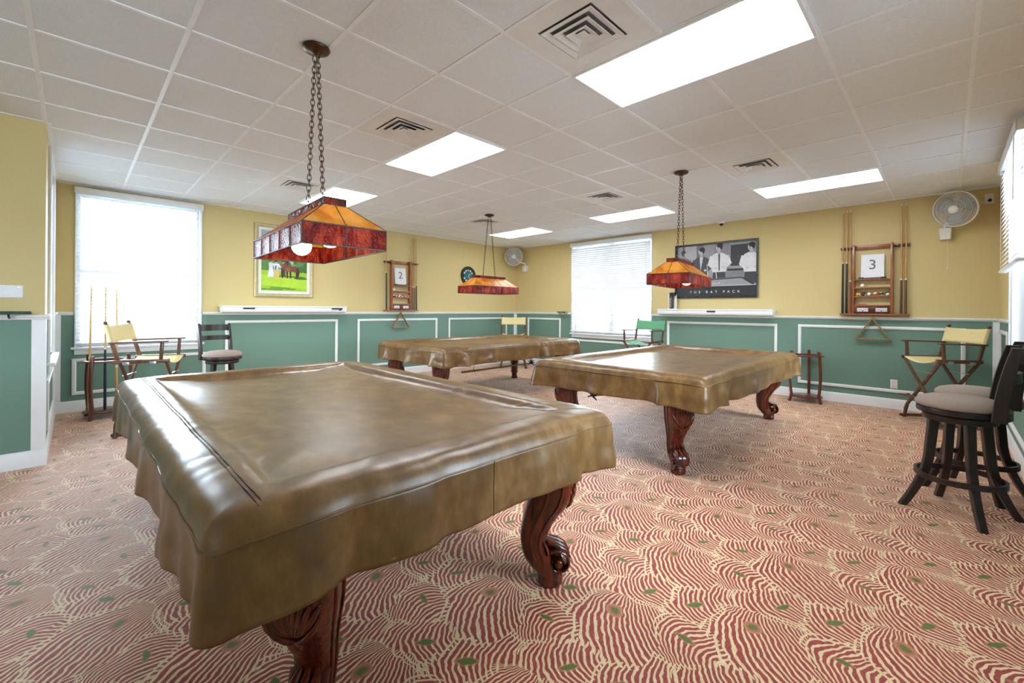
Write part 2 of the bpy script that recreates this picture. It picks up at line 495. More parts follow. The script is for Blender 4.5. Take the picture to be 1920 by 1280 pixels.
for a0, a1, z0, z1 in ((6.72, 7.6, .22, 1.11), (4.95, 6.5, .22, .66), (3.3, 4.72, .22, 1.11), (1.5, 3.1, .22, .66)):
    panel('x', YR, 1, a0, a1, z0, z1)
panel('y', XL, 1, 5.55, 7.1, .22, .66)

# ------------------------------------------------------------------ windows
def window(n, ax, plane, sg, a0, a1, z0, z1, mull, case=.014):
    """sg: towards the room; root empty + frame, sill, pane, sash"""
    root = bpy.data.objects.new('window_%d' % n, None); COL.objects.link(root); struct(root)
    def bx(mb, p, q, o0, o1, za, zb, bev=.003):
        lo, hi = sorted((plane + sg * o0, plane + sg * o1))
        if ax == 'x': mb.box(p, q, lo, hi, za, zb, bev)
        else: mb.box(lo, hi, p, q, za, zb, bev)
    mb = MB()
    for p, q in ((a0 - case, a0 + .004), (a1 - .004, a1 + case)): bx(mb, p, q, 0, .02, z0 - .02, z1 + case)
    bx(mb, a0 + .004, a1 - .004, 0, .02, z1 - .004, z1 + case)
    for p, q in ((a0, a0 + .012), (a1 - .012, a1)): bx(mb, p, q, -.15, 0, z0, z1, 0)
    bx(mb, a0 + .012, a1 - .012, -.15, 0, z1 - .012, z1, 0)
    mb.build('casing', WHITE, root)
    mb = MB(); bx(mb, a0 - case - .03, a1 + case + .03, -.15, .055, z0 - .03, z0, .006); bx(mb, a0 - case, a1 + case, 0, .018, z0 - .095, z0 - .03, .004)
    mb.build('sill', WHITE, root)
    mb = MB(); fr = [a0 + .012, a1 - .012]; bars = [fr] if not mull else [[fr[0], mull - .02], [mull + .02, fr[1]]]
    zm = (z0 + z1) / 2 - .02
    for p, q in bars:
        for u, v in ((p, p + .028), (q - .028, q)): bx(mb, u, v, -.125, -.085, z0, z1 - .012)
        for u, v in ((z0, z0 + .05), (zm - .025, zm + .025), (z1 - .06, z1 - .012)): bx(mb, p + .028, q - .028, -.122, -.088, u, v)
    if mull: bx(mb, mull - .02, mull + .02, -.14, -.08, z0, z1 - .012)
    mb.build('sash', WHITE, root)
    mb = MB(); bx(mb, fr[0], fr[1], -.108, -.104, z0 + .01, z1 - .02, 0); mb.build('pane', GLASS, root, angle=0)
    return root
window(1, 'x', YA, -1, *W1, None)
window(2, 'y', XB, -1, *W2, 4.96)
window(3, 'x', YR, 1, *W3, None); window(4, 'x', YR, 1, *W3b_added, None)  # the second is an unseen window added to let daylight in
window(5, 'y', XL, 1, *W4, None)
window(6, 'x', YR, 1, *W3c_added, None)  # unseen window added as extra daylight for the left of the room

def blind(ax, plane, sg, a0, a1, ztop, zbot, tilt, label, off=.02, pitch=.043, wid=.05):
    """horizontal blind: headrail with valance, slats, bottom rail, ladder cords, wand"""
    ra = (a0 + a1) / 2
    loc = (ra, plane + sg * (off + .03), zbot) if ax == 'x' else (plane + sg * (off + .03), ra, zbot)
    # local frame: x along the wall, y towards the room
    rz = {('x', -1): pi, ('x', 1): 0, ('y', -1): pi / 2, ('y', 1): -pi / 2}[(ax, sg)]
    t = thing('window_blind', label, 'blind', loc, rz, None)
    h = (a1 - a0) / 2; H = ztop - zbot
    mb = MB(); mb.box(-h, h, -.028, .022, H - .045, H, .003); mb.build('headrail', WHITE, t)
    mb = MB(); mb.box(-h - .012, h + .012, .024, .036, H - .075, H + .008, .004); mb.box(-h - .012, -h - .004, -.028, .024, H - .075, H + .008); mb.box(h + .004, h + .012, -.028, .024, H - .075, H + .008)
    mb.build('valance', WHITE, t)
    mb = MB(); n = int((H - .09) / pitch); 
    for i in range(n):
        z = .035 + i * pitch; ti = tilt(i / n) if callable(tilt) else tilt; s, c = sin(ti), cos(ti)
        pts = [(-wid / 2, 0), (0, .0035), (wid / 2, 0)]       # slightly crowned section
        up = [Vector((0, y * c + zz * s, z - y * s + zz * c)) for y, zz in pts]
        dn = [p - Vector((0, 0, .0028)) for p in up]
        prof = up + dn[::-1]
        mb.rings([[Vector((-h + .006, p.y, p.z)) for p in prof], [Vector((h - .006, p.y, p.z)) for p in prof]])
    mb.build('slats', SLAT, t, angle=50)
    mb = MB(); mb.box(-h + .004, h - .004, -.027, .027, 0, .022, .004); mb.build('bottom_rail', WHITE, t)
    for x in (-h * .72, 0, h * .72):
        mb = MB(); mb.box(x - .0012, x + .0012, .026, .0275, .02, H - .05); mb.box(x - .0012, x + .0012, -.0275, -.026, .02, H - .05); mb.build('ladder_cord', WHITE, t, angle=0)
    mb = MB(); mb.tube([(-h + .09, .034, H - .06), (-h + .09, .036, H * .45)], .004, 6); mb.build('wand', PLASTIC, t)
    return t
blind('x', YA, -1, W1[0] - .008, W1[1] + .008, 2.775, .83, .20, 'white slatted blind drawn down over the bright window behind the tall cream canvas chair')
blind('y', XB, -1, W2[0] - .008, W2[1] + .008, 2.76, .83, lambda f: 1.2 if f > .46 else .22, 'white slatted blind drawn down over the wide window behind the green canvas chair')
blind('x', YR, 1, W3[0] - .03, W3[1] + .03, 2.75, 1.70, .95, 'white slatted blind raised halfway on the window behind the two dark bar stools', off=.03)
blind('x', YR, 1, W3b_added[0] - .03, W3b_added[1] + .03, 2.75, 1.70, .95, 'white slatted blind raised halfway on the unseen side window added for daylight', off=.03)
blind('y', XL, 1, W4[0] + .016, W4[1] - .016, 2.715, 1.72, .5, 'white slatted blind raised halfway in the narrow recess beside the floor cue stand', off=-.075)

# outside: ground and a clipped hedge
OUTG = simple('pale_paving', (.6, .61, .6, 1), .9, var=.1, scale=1.2)
mb = MB(); mb.box(-30, 60, -40, 60, -.45, -.35); o = struct(mb.build('ground', OUTG, angle=0))
LEAF = simple('hedge_leaf', (.15, .17, .13, 1), .8, var=.5, scale=30)
def hedge(a, b, zt, w, label):
    mb = MB(); a, b = Vector(a), Vector(b); n = int((b - a).length / .35)
    d = (b - a).normalized(); r = Vector((d.y, -d.x, 0)); rs = []
    for i in range(n + 1):
        p = a.lerp(b, i / n); k = []
        for j in range(12):
            an = 2 * pi * j / 12; q = p + r * cos(an) * w + Vector((0, 0, zt / 2 + sin(an) * zt / 2))
            q += noise.noise_vector(q * 1.7) * .22; q.z = max(q.z - .34, -.34); k.append(q)
        rs.append(k)
    mb.rings(rs); tag(mb.build('clipped_hedge', LEAF), label, 'hedge')
hedge((17, -2, 0), (17, 9, 0), 1.35, .9, 'dark clipped hedge outside beyond the wide window with the green chair')
hedge((-6, 19, 0), (5, 19, 0), 1.2, .9, 'dark clipped hedge outside beyond the bright window behind the cue stand')

# ------------------------------------------------------------------ ceiling lights and vents
LX = (gx[5 + 4], gx[5 + 10]); LY = (GY0 - 6 * G, GY0 - 2 * G, GY0 + 2 * G)
l0 = None
names = {(0, 0): 'glowing ceiling light panel above the near corner of the closest pool table, largest in view',
         (0, 1): 'glowing ceiling light panel over the closest pool table lamp, beside a square vent',
         (0, 2): 'glowing ceiling light panel seen just above the big stained glass lamp',
         (1, 0): 'glowing ceiling light panel along the yellow wall above the wall fan and cues',
         (1, 1): 'glowing ceiling light panel between the white framed vent and the yellow wall',
         (1, 2): 'glowing ceiling light panel closest to the far corner fan'}
def make_light():
    t = thing('ceiling_light', '', 'ceiling light', (0, 0, CEIL - .012), 0, 'recessed ceiling light panels')
    a, b = G / 2, G; mb = MB(); e = .018
    for x0, x1, y0, y1 in ((-a, -a + e, -b, b), (a - e, a, -b, b), (-a + e, a - e, -b, -b + e), (-a + e, a - e, b - e, b)):
        mb.box(x0, x1, y0, y1, -.004, .016, .002)
    mb.build('frame', TBAR, t)
    mb = MB(); mb.box(-a + e, a - e, -b + e, b - e, .002, .012); mb.build('diffuser', PANEL, t, angle=0)
    return t
for i in range(2):
    for j in range(3):
        t = make_light() if l0 is None else copy_tree(l0)
        l0 = l0 or t
        place(t, (LX[i] + G / 2, LY[j] + G, CEIL - .012), 0, names[(i, j)])

def make_vent(yellow):
    t = thing('ceiling_vent', '', 'air vent', group='square ceiling vents')
    a = G / 2 - .012; mb = MB()
    r0 = .175
    for x0, x1, y0, y1 in ((-a, -r0, -a, a), (r0, a, -a, a), (-r0, r0, -a, -r0), (-r0, r0, r0, a)): mb.box(x0, x1, y0, y1, 0, .006)
    mb.build('cover_panel', VENTW, t, angle=0)
    mb = MB(); mb.box(-r0, r0, -r0, r0, .0065, .0075); mb.build('duct_shade_sheet', DARK, t, angle=0)  # thin near-black sheet, shade inside the duct put in as colour
    for k, (ro, zo) in enumerate(((.165, -.004), (.115, -.008), (.066, -.010))):
        mb = MB(); ri = ro - .034; zi = .005
        sq = lambda r, z: [(-r, -r, z), (r, -r, z), (r, r, z), (-r, r, z)]
        mb.rings([sq(ro, zo), sq(ri, zi), sq(ri - .003, zi - .001), sq(ro - .001, zo - .003), sq(ro, zo)], cap=False)
        bmesh.ops.remove_doubles(mb.bm, verts=mb.bm.verts, dist=1e-5)
        mb.build('louver', VENTW, t, angle=0)
    mb = MB(); sq = lambda r, z: [(-r, -r, z), (r, -r, z), (r, r, z), (-r, r, z)]
    mb.rings([sq(.03, -.006), sq(.012, -.002)]); mb.build('center_plate', VENTW, t, angle=0)
    return t
vl = [((3, -5), 'large square ceiling vent with open louvers beside the brightest light panel'),
      ((3, -2), 'square ceiling vent behind the hanging chains of the closest lamp'),
      ((3, 2), 'small far square ceiling vent above the big stained glass lamp shade'),
      ((8, -5), 'stained square ceiling vent near the yellow wall and the long light panel'),
      ((8, -2), 'square ceiling vent with a clean white border beside the middle lamp chain'),
      ((8, 2), 'square ceiling vent behind the canopy of the farthest lamp')]
v0 = None
for (i, j), lb in vl:
    t = make_vent(0) if v0 is None else copy_tree(v0)
    v0 = v0 or t
    place(t, (GX0 + G * (i + .5), GY0 + G * (j + .5), CEIL - .0065), 0, lb)
# ================================================================== pool tables
def lerp_tab(tab, z):
    for a, b in zip(tab, tab[1:]):
        if a[0] <= z <= b[0]:
            t = (z - a[0]) / (b[0] - a[0]); t = t * t * (3 - 2 * t) * .5 + t * .5
            return [p + (q - p) * t for p, q in zip(a[1:], b[1:])]
    return list(tab[-1][1:])
LEGT = [(.055, -.062, .058, .056), (.075, -.078, .045, .055), (.10, -.104, .022, .056), (.14, -.129, .002, .058), (.18, -.140, -.014, .058),
        (.22, -.145, -.020, .058), (.26, -.143, -.010, .061), (.30, -.136, .012, .070), (.34, -.128, .038, .080), (.38, -.119, .070, .092),
        (.42, -.110, .094, .103), (.46, -.102, .105, .111), (.52, -.10, .110, .114), (.60, -.10, .108, .112)]
def leg_mesh(parent, pos, ang):
    """cabriole leg: local u = outward diagonal (x), v = y"""
    M = Matrix.Translation(pos) @ Matrix.Rotation(ang, 4, 'Z')
    sup = lambda t, n: (abs(cos(t)) ** (2 / n) * (1 if cos(t) >= 0 else -1), abs(sin(t)) ** (2 / n) * (1 if sin(t) >= 0 else -1))
    mb = MB(); rs = []
    for i in range(45):
        z = .055 + i * (.545 / 44); ui, uo, w = lerp_tab(LEGT, z); uc, hu = (ui + uo) / 2, (uo - ui) / 2
        ring = []
        for k in range(32):
            c, s = sup(2 * pi * k / 32, 3.2)
            ring.append(Vector((uc + c * hu, s * w * (1 - .12 * (1 - c) / 2), z)))
        rs.append(ring)
    mb.rings(rs)
    mb.lathe([(.048, 0), (.056, .006), (.060, .02), (.058, .04), (.050, .052), (.052, .062), (.046, .072)], 28)
    mb.xform(M)
    leg = mb.build('leg', MAHOG, parent, 50)
    # foot scroll
    mb = MB(); rs = []
    path = []
    for i in range(40):
        f = i / 39; a = pi * .95 - f * 2 * pi * 1.15; r = .066 - f * .042
        path.append((.034 + r * cos(a), .118 + r * sin(a), .020 - f * .008))
    path = [(-.035, .215, .012), (-.022, .190, .016)] + [(u, z, h) for u, z, h in path][3:]
    for i, (u, z, h) in enumerate(path):
        u2, z2, _ = path[min(i + 1, len(path) - 1)]; u1, z1, _ = path[max(i - 1, 0)]
        t = Vector((u2 - u1, 0, z2 - z1)).normalized(); nrm = Vector((-t.z, 0, t.x)); w = .062 - .010 * (i / len(path))
        ring = []
        for k in range(16):
            c, s = sup(2 * pi * k / 16, 3)
            ring.append(Vector((u, 0, z)) + nrm * (c * h * .55) + Vector((0, s * w, 0)))
        rs.append(ring)
    mb.rings(rs)
    R = Matrix.Translation((.034, 0, .118)) @ Matrix.Rotation(pi / 2, 4, 'X')
    mb.lathe([(.001, -.068), (.012, -.067), (.019, -.062), (.022, -.052), (.022, .052), (.019, .062), (.012, .067), (.001, .068)], 18, R)
    for v in (-.03, 0, .03):     # acanthus lobes over the scroll
        mb.tube([(-.03, v * .8, .225), (-.008, v, .205), (.03, v * 1.1, .192), (.066, v * 1.15, .172), (.092, v * 1.1, .142)], [.006, .013, .016, .013, .004], 10)
    mb.xform(M); mb.build('foot_scroll', MAHOG, leg, 50)
    # carved shell on the knee
    mb = MB()
    def front(v, z, lift=0):
        ui, uo, w = lerp_tab(LEGT, z); t = min(abs(v) / w, .99)
        return Vector(((ui + uo) / 2 + (uo - ui) / 2 * (1 - t ** 3.2) ** (1 / 3.2) + lift, v, z))
    for k in range(-4, 5):
        pts = [front(k * .004 + (k * .0205 - k * .004) * f ** .8, .395 + .135 * f - abs(k) * .010 * f, .002) for f in (0, .25, .5, .75, 1)]
        mb.tube(pts, [.004, .008, .011, .011, .006], 8)
    for sgn in (-1, 1):          # strap scrolls under the shell
        mb.tube([front(0, .37, .004), front(sgn * .022, .375, .006), front(sgn * .044, .395, .006), front(sgn * .066, .425, .004), front(sgn * .084, .46, .002)], [.006, .010, .011, .009, .005], 8)
    mb.ball(front(0, .352, .002), .014, 12, 8, (1, 1, 1.5)); mb.ball(front(0, .33, .001), .009, 10, 6, (1, 1, 1.6))
    mb.xform(M); mb.build('carved_shell', MAHOG, leg, 60)
    # raised side lines
    mb = MB()
    for sgn in (-1, 1):
        for fr, rr in ((.30, .006), (.62, .005)):
            pts = []
            for i in range(16):
                z = .13 + i * .028; ui, uo, w = lerp_tab(LEGT, z); pts.append((uo - (uo - ui) * fr, sgn * (w * (.955 if fr < .5 else .94)), z))
            mb.tube(pts, rr, 8)
    mb.xform(M); mb.build('side_moulding', MAHOG, leg, 60)
    return leg

def make_table():
    t = thing('pool_table', '', 'pool table', group='covered pool tables')
    mb = MB(); a, b = 1.24, .545; th = .035; n = 24
    def arch(f): return .487 + .052 * (1 - (2 * f - 1) ** 4)
    for (p, q) in (((-a, -b), (a, -b)), ((a, -b), (a, b)), ((a, b), (-a, b)), ((-a, b), (-a, -b))):
        p, q = Vector((*p, 0)), Vector((*q, 0)); d = (q - p).normalized(); nn = Vector((-d.y, d.x, 0))
        rs = []
        for i in range(n + 1):
            c = p.lerp(q, i / n); z = arch(i / n)
            rs.append([c + Vector((0, 0, z)), c + Vector((0, 0, .70)), c + nn * th + Vector((0, 0, .70)), c + nn * th + Vector((0, 0, z))])
        mb.rings(rs)
    mb.build('apron', MAHOG, t)
    mb = MB(); mb.box(-a + .04, a - .04, -b + .04, b - .04, .60, .70); mb.build('frame', WALNUT, t)
    mb = MB(); mb.box(-1.345, 1.345, -.755, .755, .702, .745, .006); mb.build('slate_bed', DKGREEN, t)
    for x0, x1, y0, y1 in ((-1.25, 1.25, -.765, -.685), (-1.25, 1.25, .685, .765), (-1.36, -1.265, -.765, .765), (1.265, 1.36, -.765, .765)):
        mb = MB(); mb.box(x0, x1, y0, y1, .746, .802, .015); mb.build('rail', MAHOG, t)
    for sx in (-1, 1):
        for sy in (-1, 1):
            leg_mesh(t, (sx * 1.262, sy * .565, 0), atan2(sy, sx))
    return t

def outline(a, b, rc, nl=150, ns=84, ncr=14):
    pts = []
    for (cx, cy, a0) in ((a - rc, b - rc, 0), (-a + rc, b - rc, pi / 2), (-a + rc, -b + rc, pi), (a - rc, -b + rc, 3 * pi / 2)):
        for k in range(ncr + 1):
            an = a0 + (pi / 2) * k / ncr
            pts.append((cx + rc * cos(an), cy + rc * sin(an), cos(an), sin(an)))
        n = nl if a0 in (0, pi) else ns
        nx = {0: (-a + rc, b, 0, 1), pi / 2: (-a, -b + rc, -1, 0), pi: (a - rc, -b, 0, -1), 3 * pi / 2: (a, b - rc, 1, 0)}[a0]
        sx, sy = pts[-1][0], pts[-1][1]
        for k in range(1, n):
            f = k / n; pts.append((sx + (nx[0] - sx) * f, sy + (nx[1] - sy) * f, nx[2], nx[3]))
    return pts

def make_cover(label, loc, rz, seed, folds, flare, hem, wr=1.0, stitch_side=None, stretch=(0, 0), fs=1.0):
    """folds: (x, y, amp, width) bumps along the skirt in local coordinates"""
    A, B = 1.43 + stretch[0], .85 + stretch[1]
    rnd = random.Random(seed)
    t = thing('table_cover', label, 'table cover', loc, rz, 'vinyl pool table covers')
    S = Vector((seed * 3.1, seed * 1.7, 0))
    O = outline(A, B, .045)
    auto = []
    per = 2 * (2 * A + 2 * B)
    for i in range(26):
        p = rnd.choice(O); auto.append((p[0], p[1], rnd.uniform(-.016, .020), rnd.uniform(.03, .10)))
    def push(x, y, dep):
        d = 0
        for fx, fy, am, w in auto + [(a_, b_, c_ * fs, d_) for a_, b_, c_, d_ in folds]:
            r2 = ((x - fx) ** 2 + (y - fy) ** 2) / (w * w)
            if r2 < 9: d += am * math.exp(-r2)
        return d * dep
    zs, NR = .755, 16
    rs = []
    for k in range(NR + 1):
        s = k / NR; dep = (1 - s) ** .7; ring = []
        for x, y, nx, ny in O:
            corner = max(0, 1 - sqrt((abs(x) - A) ** 2 + (abs(y) - B) ** 2) / .22)
            h = hem + .016 * noise.noise(Vector((x * 2.2, y * 2.2, 0)) + S) - .012 * corner
            d = push(x, y, dep) + flare * dep + .012 * corner * dep + .006 * noise.noise(Vector((x * 5, y * 5, s * 3)) + S) * (.3 + dep)
            ring.append(Vector((x + nx * d, y + ny * d, h + s * (zs - h))))
        rs.append(ring)
    mb = MB(); mb.rings(rs, cap=False)
    sk = mb.build('skirt', VINYL, t, 70)
    for sx in (-1, 1):
        k = min(range(len(O)), key=lambda i: abs(O[i][0] - sx * A) + abs(O[i][1] + .03))
        m2 = MB(); m2.tube([r[k] + Vector((sx * .0008, 0, 0)) for r in rs], .0022, 5); m2.build('panel_seam', VINYL, sk, 60)
    md = sk.modifiers.new('cloth', 'SOLIDIFY'); md.thickness = .003; md.offset = -1
    prof = [(.000, .755), (.005, .770), (.014, .788), (.026, .803), (.042, .813), (.062, .819), (.09, .821), (.12, .8215), (.15, .821), (.175, .819), (.190, .813), (.203, .802), (.216, .791), (.232, .783), (.255, .778), (.29, .775), (.34, .774), (.40, .773), (.46, .773)]
    rs = []
    for ins, z in prof:
        rc = max(.02, .045 - ins * .2) if ins < .2 else min(.05 + (ins - .2) * 1.2, .12)
        a, b = A - ins, B - ins; rc = min(rc, b * .8)
        ring = []
        P = outline(a, b, rc)
        for (x, y, nx, ny), (ox, oy, _, _) in zip(P, O):
            corner = max(0, 1 - sqrt((abs(ox) - A) ** 2 + (abs(oy) - B) ** 2) / .18)
            q = Vector((x * 3.2, y * 3.2, 0)) + S
            rip = noise.noise(Vector((ox * 9, oy * 9, ins * 2)) + S)
            dz = .0045 * wr * noise.noise(q) * min(1, ins / .1)
            if .02 < ins < .30: dz += (.004 * abs(rip) - .002) * wr
            if ins > .2: dz += max(0, .800 - z) * min(1, corner * 1.1) * max(0, 1 - (ins - .2) / .2)       # cover bridges the corner pockets
            dz *= max(0, min(1, (.44 - ins) / .2))
            if ins < .2: dz -= corner * .010 * (1 - ins / .2)
            dd = push(ox, oy, .22) * max(0, 1 - ins / .06)
            ring.append(Vector((x + nx * dd, y + ny * dd, z + dz)))
        rs.append(ring)
    # meet the skirt exactly at the seam
    mb = MB(); V = mb.rings(rs, cap=False)
    f = mb.bm.faces.new(V[-1])
    top = mb.build('top_panel', VINYL, t, 60)
    mb = MB(); mb.tube([p + Vector((p.x, p.y, 0)).normalized() * .002 for p in rs[0]][::2], .0035, 6, closed=True)
    mb.build('seam_piping', VINYL, t, 60)
    if stitch_side:
        for off in (0, .012):
            mb = MB(); pts = []
            sx, sy = stitch_side
            ins = .125 + off
            for i in range(90):
                f = -1 + 2 * i / 89
                if sx: x, y = sx * (A - ins), f * (B - .05)
                else: x, y = f * (A - .05), sy * (B - ins)
                # height by nearest profile point of the top mesh
                q = Vector((x * 3.2, y * 3.2, 0)) + S
                ox, oy = (sx * A, y) if sx else (x, sy * B)
                dz = .0045 * wr * noise.noise(q) + (.004 * abs(noise.noise(Vector((ox * 9, oy * 9, ins * 2)) + S)) - .002) * wr
                en = max(0, (abs(f) - .93) / .07); pts.append((x, y, .8215 + dz + .0008 - .012 * en * en))
            mb.tube(pts, .0022, 5); mb.build('stitch_line', WALNUT, t, 60)
    return t

T1 = (1.055, 2.605, pi / 2); T2 = (4.70, 2.09, 0); T3 = (4.68, 5.28, 0)
tb = make_table()
place(tb, (T1[0], T1[1], 0), T1[2], 'carved leg pool table closest to the camera, beneath the big stained glass lamp')
t2 = place(copy_tree(tb), (T2[0], T2[1], 0), T2[2], 'carved leg pool table before the yellow wall poster, all three visible legs showing scrolled feet')
t3 = place(copy_tree(tb), (T3[0], T3[1], 0), T3[2], 'farthest carved leg pool table, standing before the corner canvas chair')
# table 1 is turned: local +y points to -X in the room, local x to +Y
f1 = [(-1.43 + 2.86 * (i + .5) / 9, .85, (.020 if i % 2 else -.016), .085) for i in range(9)]
f1 += [(-1.0, .85, .012, .05), (-1.2, .85, .016, .06), (-.2, .85, .015, .05), (-1.43, .635, .030, .10), (-1.43, .50, -.022, .05), (-1.43, .275, .022, .12), (-1.43, .17, -.020, .05), (-1.43, -.50, .026, .14), (-1.43, -.605, -.032, .035), (-1.43, -.80, .024, .06)]
make_cover('brown vinyl cover draped over the closest pool table, stitched seam along one rail', (T1[0], T1[1], 0), T1[2], 3, f1, .0, .553, 1.0, (0, 1))
f2 = [(-1.43, -.5, .035, .05), (-1.43, -.35, -.02, .08), (-1.43, .1, .02, .10), (-1.43, .55, -.018, .12), (-1.43, .8, .03, .06), (-1.1, -.85, .03, .07), (-.9, -.85, -.02, .08), (-.3, -.85, .02, .1), (.3, -.85, -.015, .12), (.9, -.85, .02, .08), (1.3, -.85, .03, .07)]
make_cover('brown vinyl cover on the pool table before the yellow wall, silvery sheen on its skirt', (T2[0], T2[1], 0), T2[2], 5, f2, .004, .567, .8, fs=1.5)
f3 = [(.43, -.85, -.045, .05), (.52, -.85, .03, .05), (-1.2, -.85, -.03, .08), (-1.05, -.85, .03, .06), (-.6, -.85, .02, .08), (-1.43, -.6, .035, .06), (-1.43, -.35, -.03, .07), (-1.43, 0, .03, .07), (-1.43, .3, -.03, .07), (-1.43, .6, .03, .07), (1.1, -.85, .02, .08)]
make_cover('brown vinyl cover on the farthest pool table, pinched into a fold midway along its side', (T3[0], T3[1], 0), T3[2], 9, f3, .004, .565, .8, fs=1.4)

# mechanical bridge sticks hanging under two of the tables
def bridge(label, p, q, hooks):
    p, q = Vector(p), Vector(q); d = q - p; L = d.length
    t = thing('bridge_stick', label, 'bridge stick', p, atan2(d.y, d.x), 'bridge sticks under the tables')
    dz = d.z; l2 = sqrt(L * L - dz * dz)
    mb = MB(); mb.tube([(0, 0, 0), (l2 * .5, 0, dz * .5), (l2, 0, dz)], [.016, .012, .009], 10); mb.build('shaft', BRASS, t)
    mb = MB(); c = Vector((l2 + .02, 0, dz))
    for k in range(5):
        an = pi / 2 + (k - 2) * .62
        mb.tube([c, c + Vector((0, .055 * cos(an), .055 * sin(an))), c + Vector((0, .085 * cos(an + .2), .085 * sin(an + .2)))], [.010, .008, .003], 8)
    mb.tube([c + Vector((0, -.085, -.03)), c, c + Vector((0, .085, -.03))], [.006, .012, .006], 8); mb.tube([c - Vector((.05, 0, 0)), c + Vector((.01, 0, 0))], .013, 8)
    mb.build('bridge_head', BLACK, t)
    for f, h in hooks:
        x, z = l2 * f, dz * f
        mb = MB(); mb.tube([(x, .0, z + h), (x, .004, z + .05), (x + .002, .022, z + .01), (x, .012, z - .016), (x, -.012, z - .016), (x, -.022, z + .004)], .004, 8); mb.build('hook', BLACK, t)
    return t
bridge('brassy bridge stick hung on hooks under the farthest pool table', (3.95, 4.95, .395), (5.42, 4.95, .405), ((.16, .10), (.9, .10)))
bridge('bridge stick with a black crosspiece under the pool table before the yellow wall', (5.25, 1.72, .40), (3.68, 2.50, .455), ((.14, .09), (.8, .06)))

# ================================================================== stained glass lamps
def make_lamp():
    t = thing('stained_glass_lamp', '', 'pendant lamp', group='stained glass pool table lamps')
    a, b, h1, h2, h3 = .46, .214, .104, .235, .272; c, d = .305, .058
    R = lambda x, y, z: [(-x, -y, z), (x, -y, z), (x, y, z), (-x, y, z)]
    lo, mid, up, tp = R(a, b, 0), R(a, b, h1), R(c, d, h2), R(c, d, h3)
    def lerp(p, q, f): return tuple(u + (v - u) * f for u, v in zip(p, q))
    parts = {'band': (lo, mid, RED), 'roof': (mid, up, AMBER), 'collar': (up, tp, RED)}
    seams = []
    ns = (5, 2, 5, 2)
    for nm, (A, Bq, mat) in parts.items():
        for s in range(4):
            n = ns[s] if nm != 'collar' else ns[s]
            mb = MB()
            for k in range(n):
                p0, p1 = lerp(A[s], A[(s + 1) % 4], k / n), lerp(A[s], A[(s + 1) % 4], (k + 1) / n)
                q0, q1 = lerp(Bq[s], Bq[(s + 1) % 4], k / n), lerp(Bq[s], Bq[(s + 1) % 4], (k + 1) / n)
                mb.quad([p0, p1, q1, q0]); seams.append((p0, q0))
            o = mb.build({'band': 'ruby_panel', 'roof': 'amber_panel', 'collar': 'collar_panel'}[nm], mat, t, angle=0)
            md = o.modifiers.new('glass', 'SOLIDIFY'); md.thickness = .003; md.offset = 0
    mb = MB(); mb.quad([lerp(p, (0, 0, h3), .02) for p in tp]); o = mb.build('top_plate', CAME, t, angle=0)
    md = o.modifiers.new('plate', 'SOLIDIFY'); md.thickness = .003
    mb = MB()
    for p, q in seams: mb.tube([p, q], .0034, 6)
    for ring, r in ((lo, .0042), (mid, .0042), (up, .0038), (tp, .004)):
        for k in range(4): mb.tube([ring[k], ring[(k + 1) % 4]], r, 6)
    mb.build('lead_frame', CAME, t)
    for x in (-.24, .24):
        mb = MB(); mb.ball((x, 0, .075), .058, 20, 12); bl = mb.build('bulb', BULB, t)
        mb = MB(); mb.lathe([(.018, .128), (.024, .135), (.024, .18), (.012, .19), (.006, .23), (.006, .262)], 14, Matrix.Translation((x, 0, 0))); mb.build('socket', BRASS, t)
    return t
def link_chain(mb, p, q, pitch=.031):
    p, q = Vector(p), Vector(q); n = max(2, round((q - p).length / pitch)); d = (q - p) / n; dn = d.normalized()
    s = Vector((1, 0, 0)); s = (s - dn * s.dot(dn)).normalized(); w = dn.cross(s)
    for i in range(n):
        c = p + d * (i + .5); side = s if i % 2 else w; L = pitch * .5 + .007; pts = []
        for k in range(12):
            an = 2 * pi * k / 12; pts.append(c + dn * (L * cos(an)) + side * (.0115 * sin(an)))
        mb.tube(pts, .0026, 5, closed=True)
def hang(lamp, zc, cdx=0, cdy=0):
    """canopy and the two chains up to the ceiling, local to the lamp"""
    top = CEIL - .006 - zc
    M = Matrix.Translation((cdx, cdy, top))
    mb = MB(); mb.lathe([(.074, 0), (.076, -.006), (.070, -.016), (.050, -.024), (.032, -.028), (.020, -.036), (.006, -.040)], 28, M); mb.build('canopy', BRONZE, lamp)
    for s in (-1, 1):
        mb = MB(); link_chain(mb, (cdx + s * .024, cdy, top - .036), (s * .13, 0, .272)); mb.build('chain', BRONZE, lamp)
lamp = make_lamp(); l2 = copy_tree(lamp); l3 = copy_tree(lamp)
for o, (x, y, z, r), lb in ((lamp, (.986, 2.604, 1.618, 1.529), 'big amber and ruby stained glass lamp hanging over the closest pool table'),
                            (l2, (4.675, 2.062, 1.578, .15), 'amber and ruby stained glass lamp hanging before the black and white poster'),
                            (l3, (4.692, 5.20, 1.559, 0), 'farthest amber and ruby stained glass lamp, hanging in front of the round clock')):
    place(o, (x, y, z), r, lb); hang(o, z)
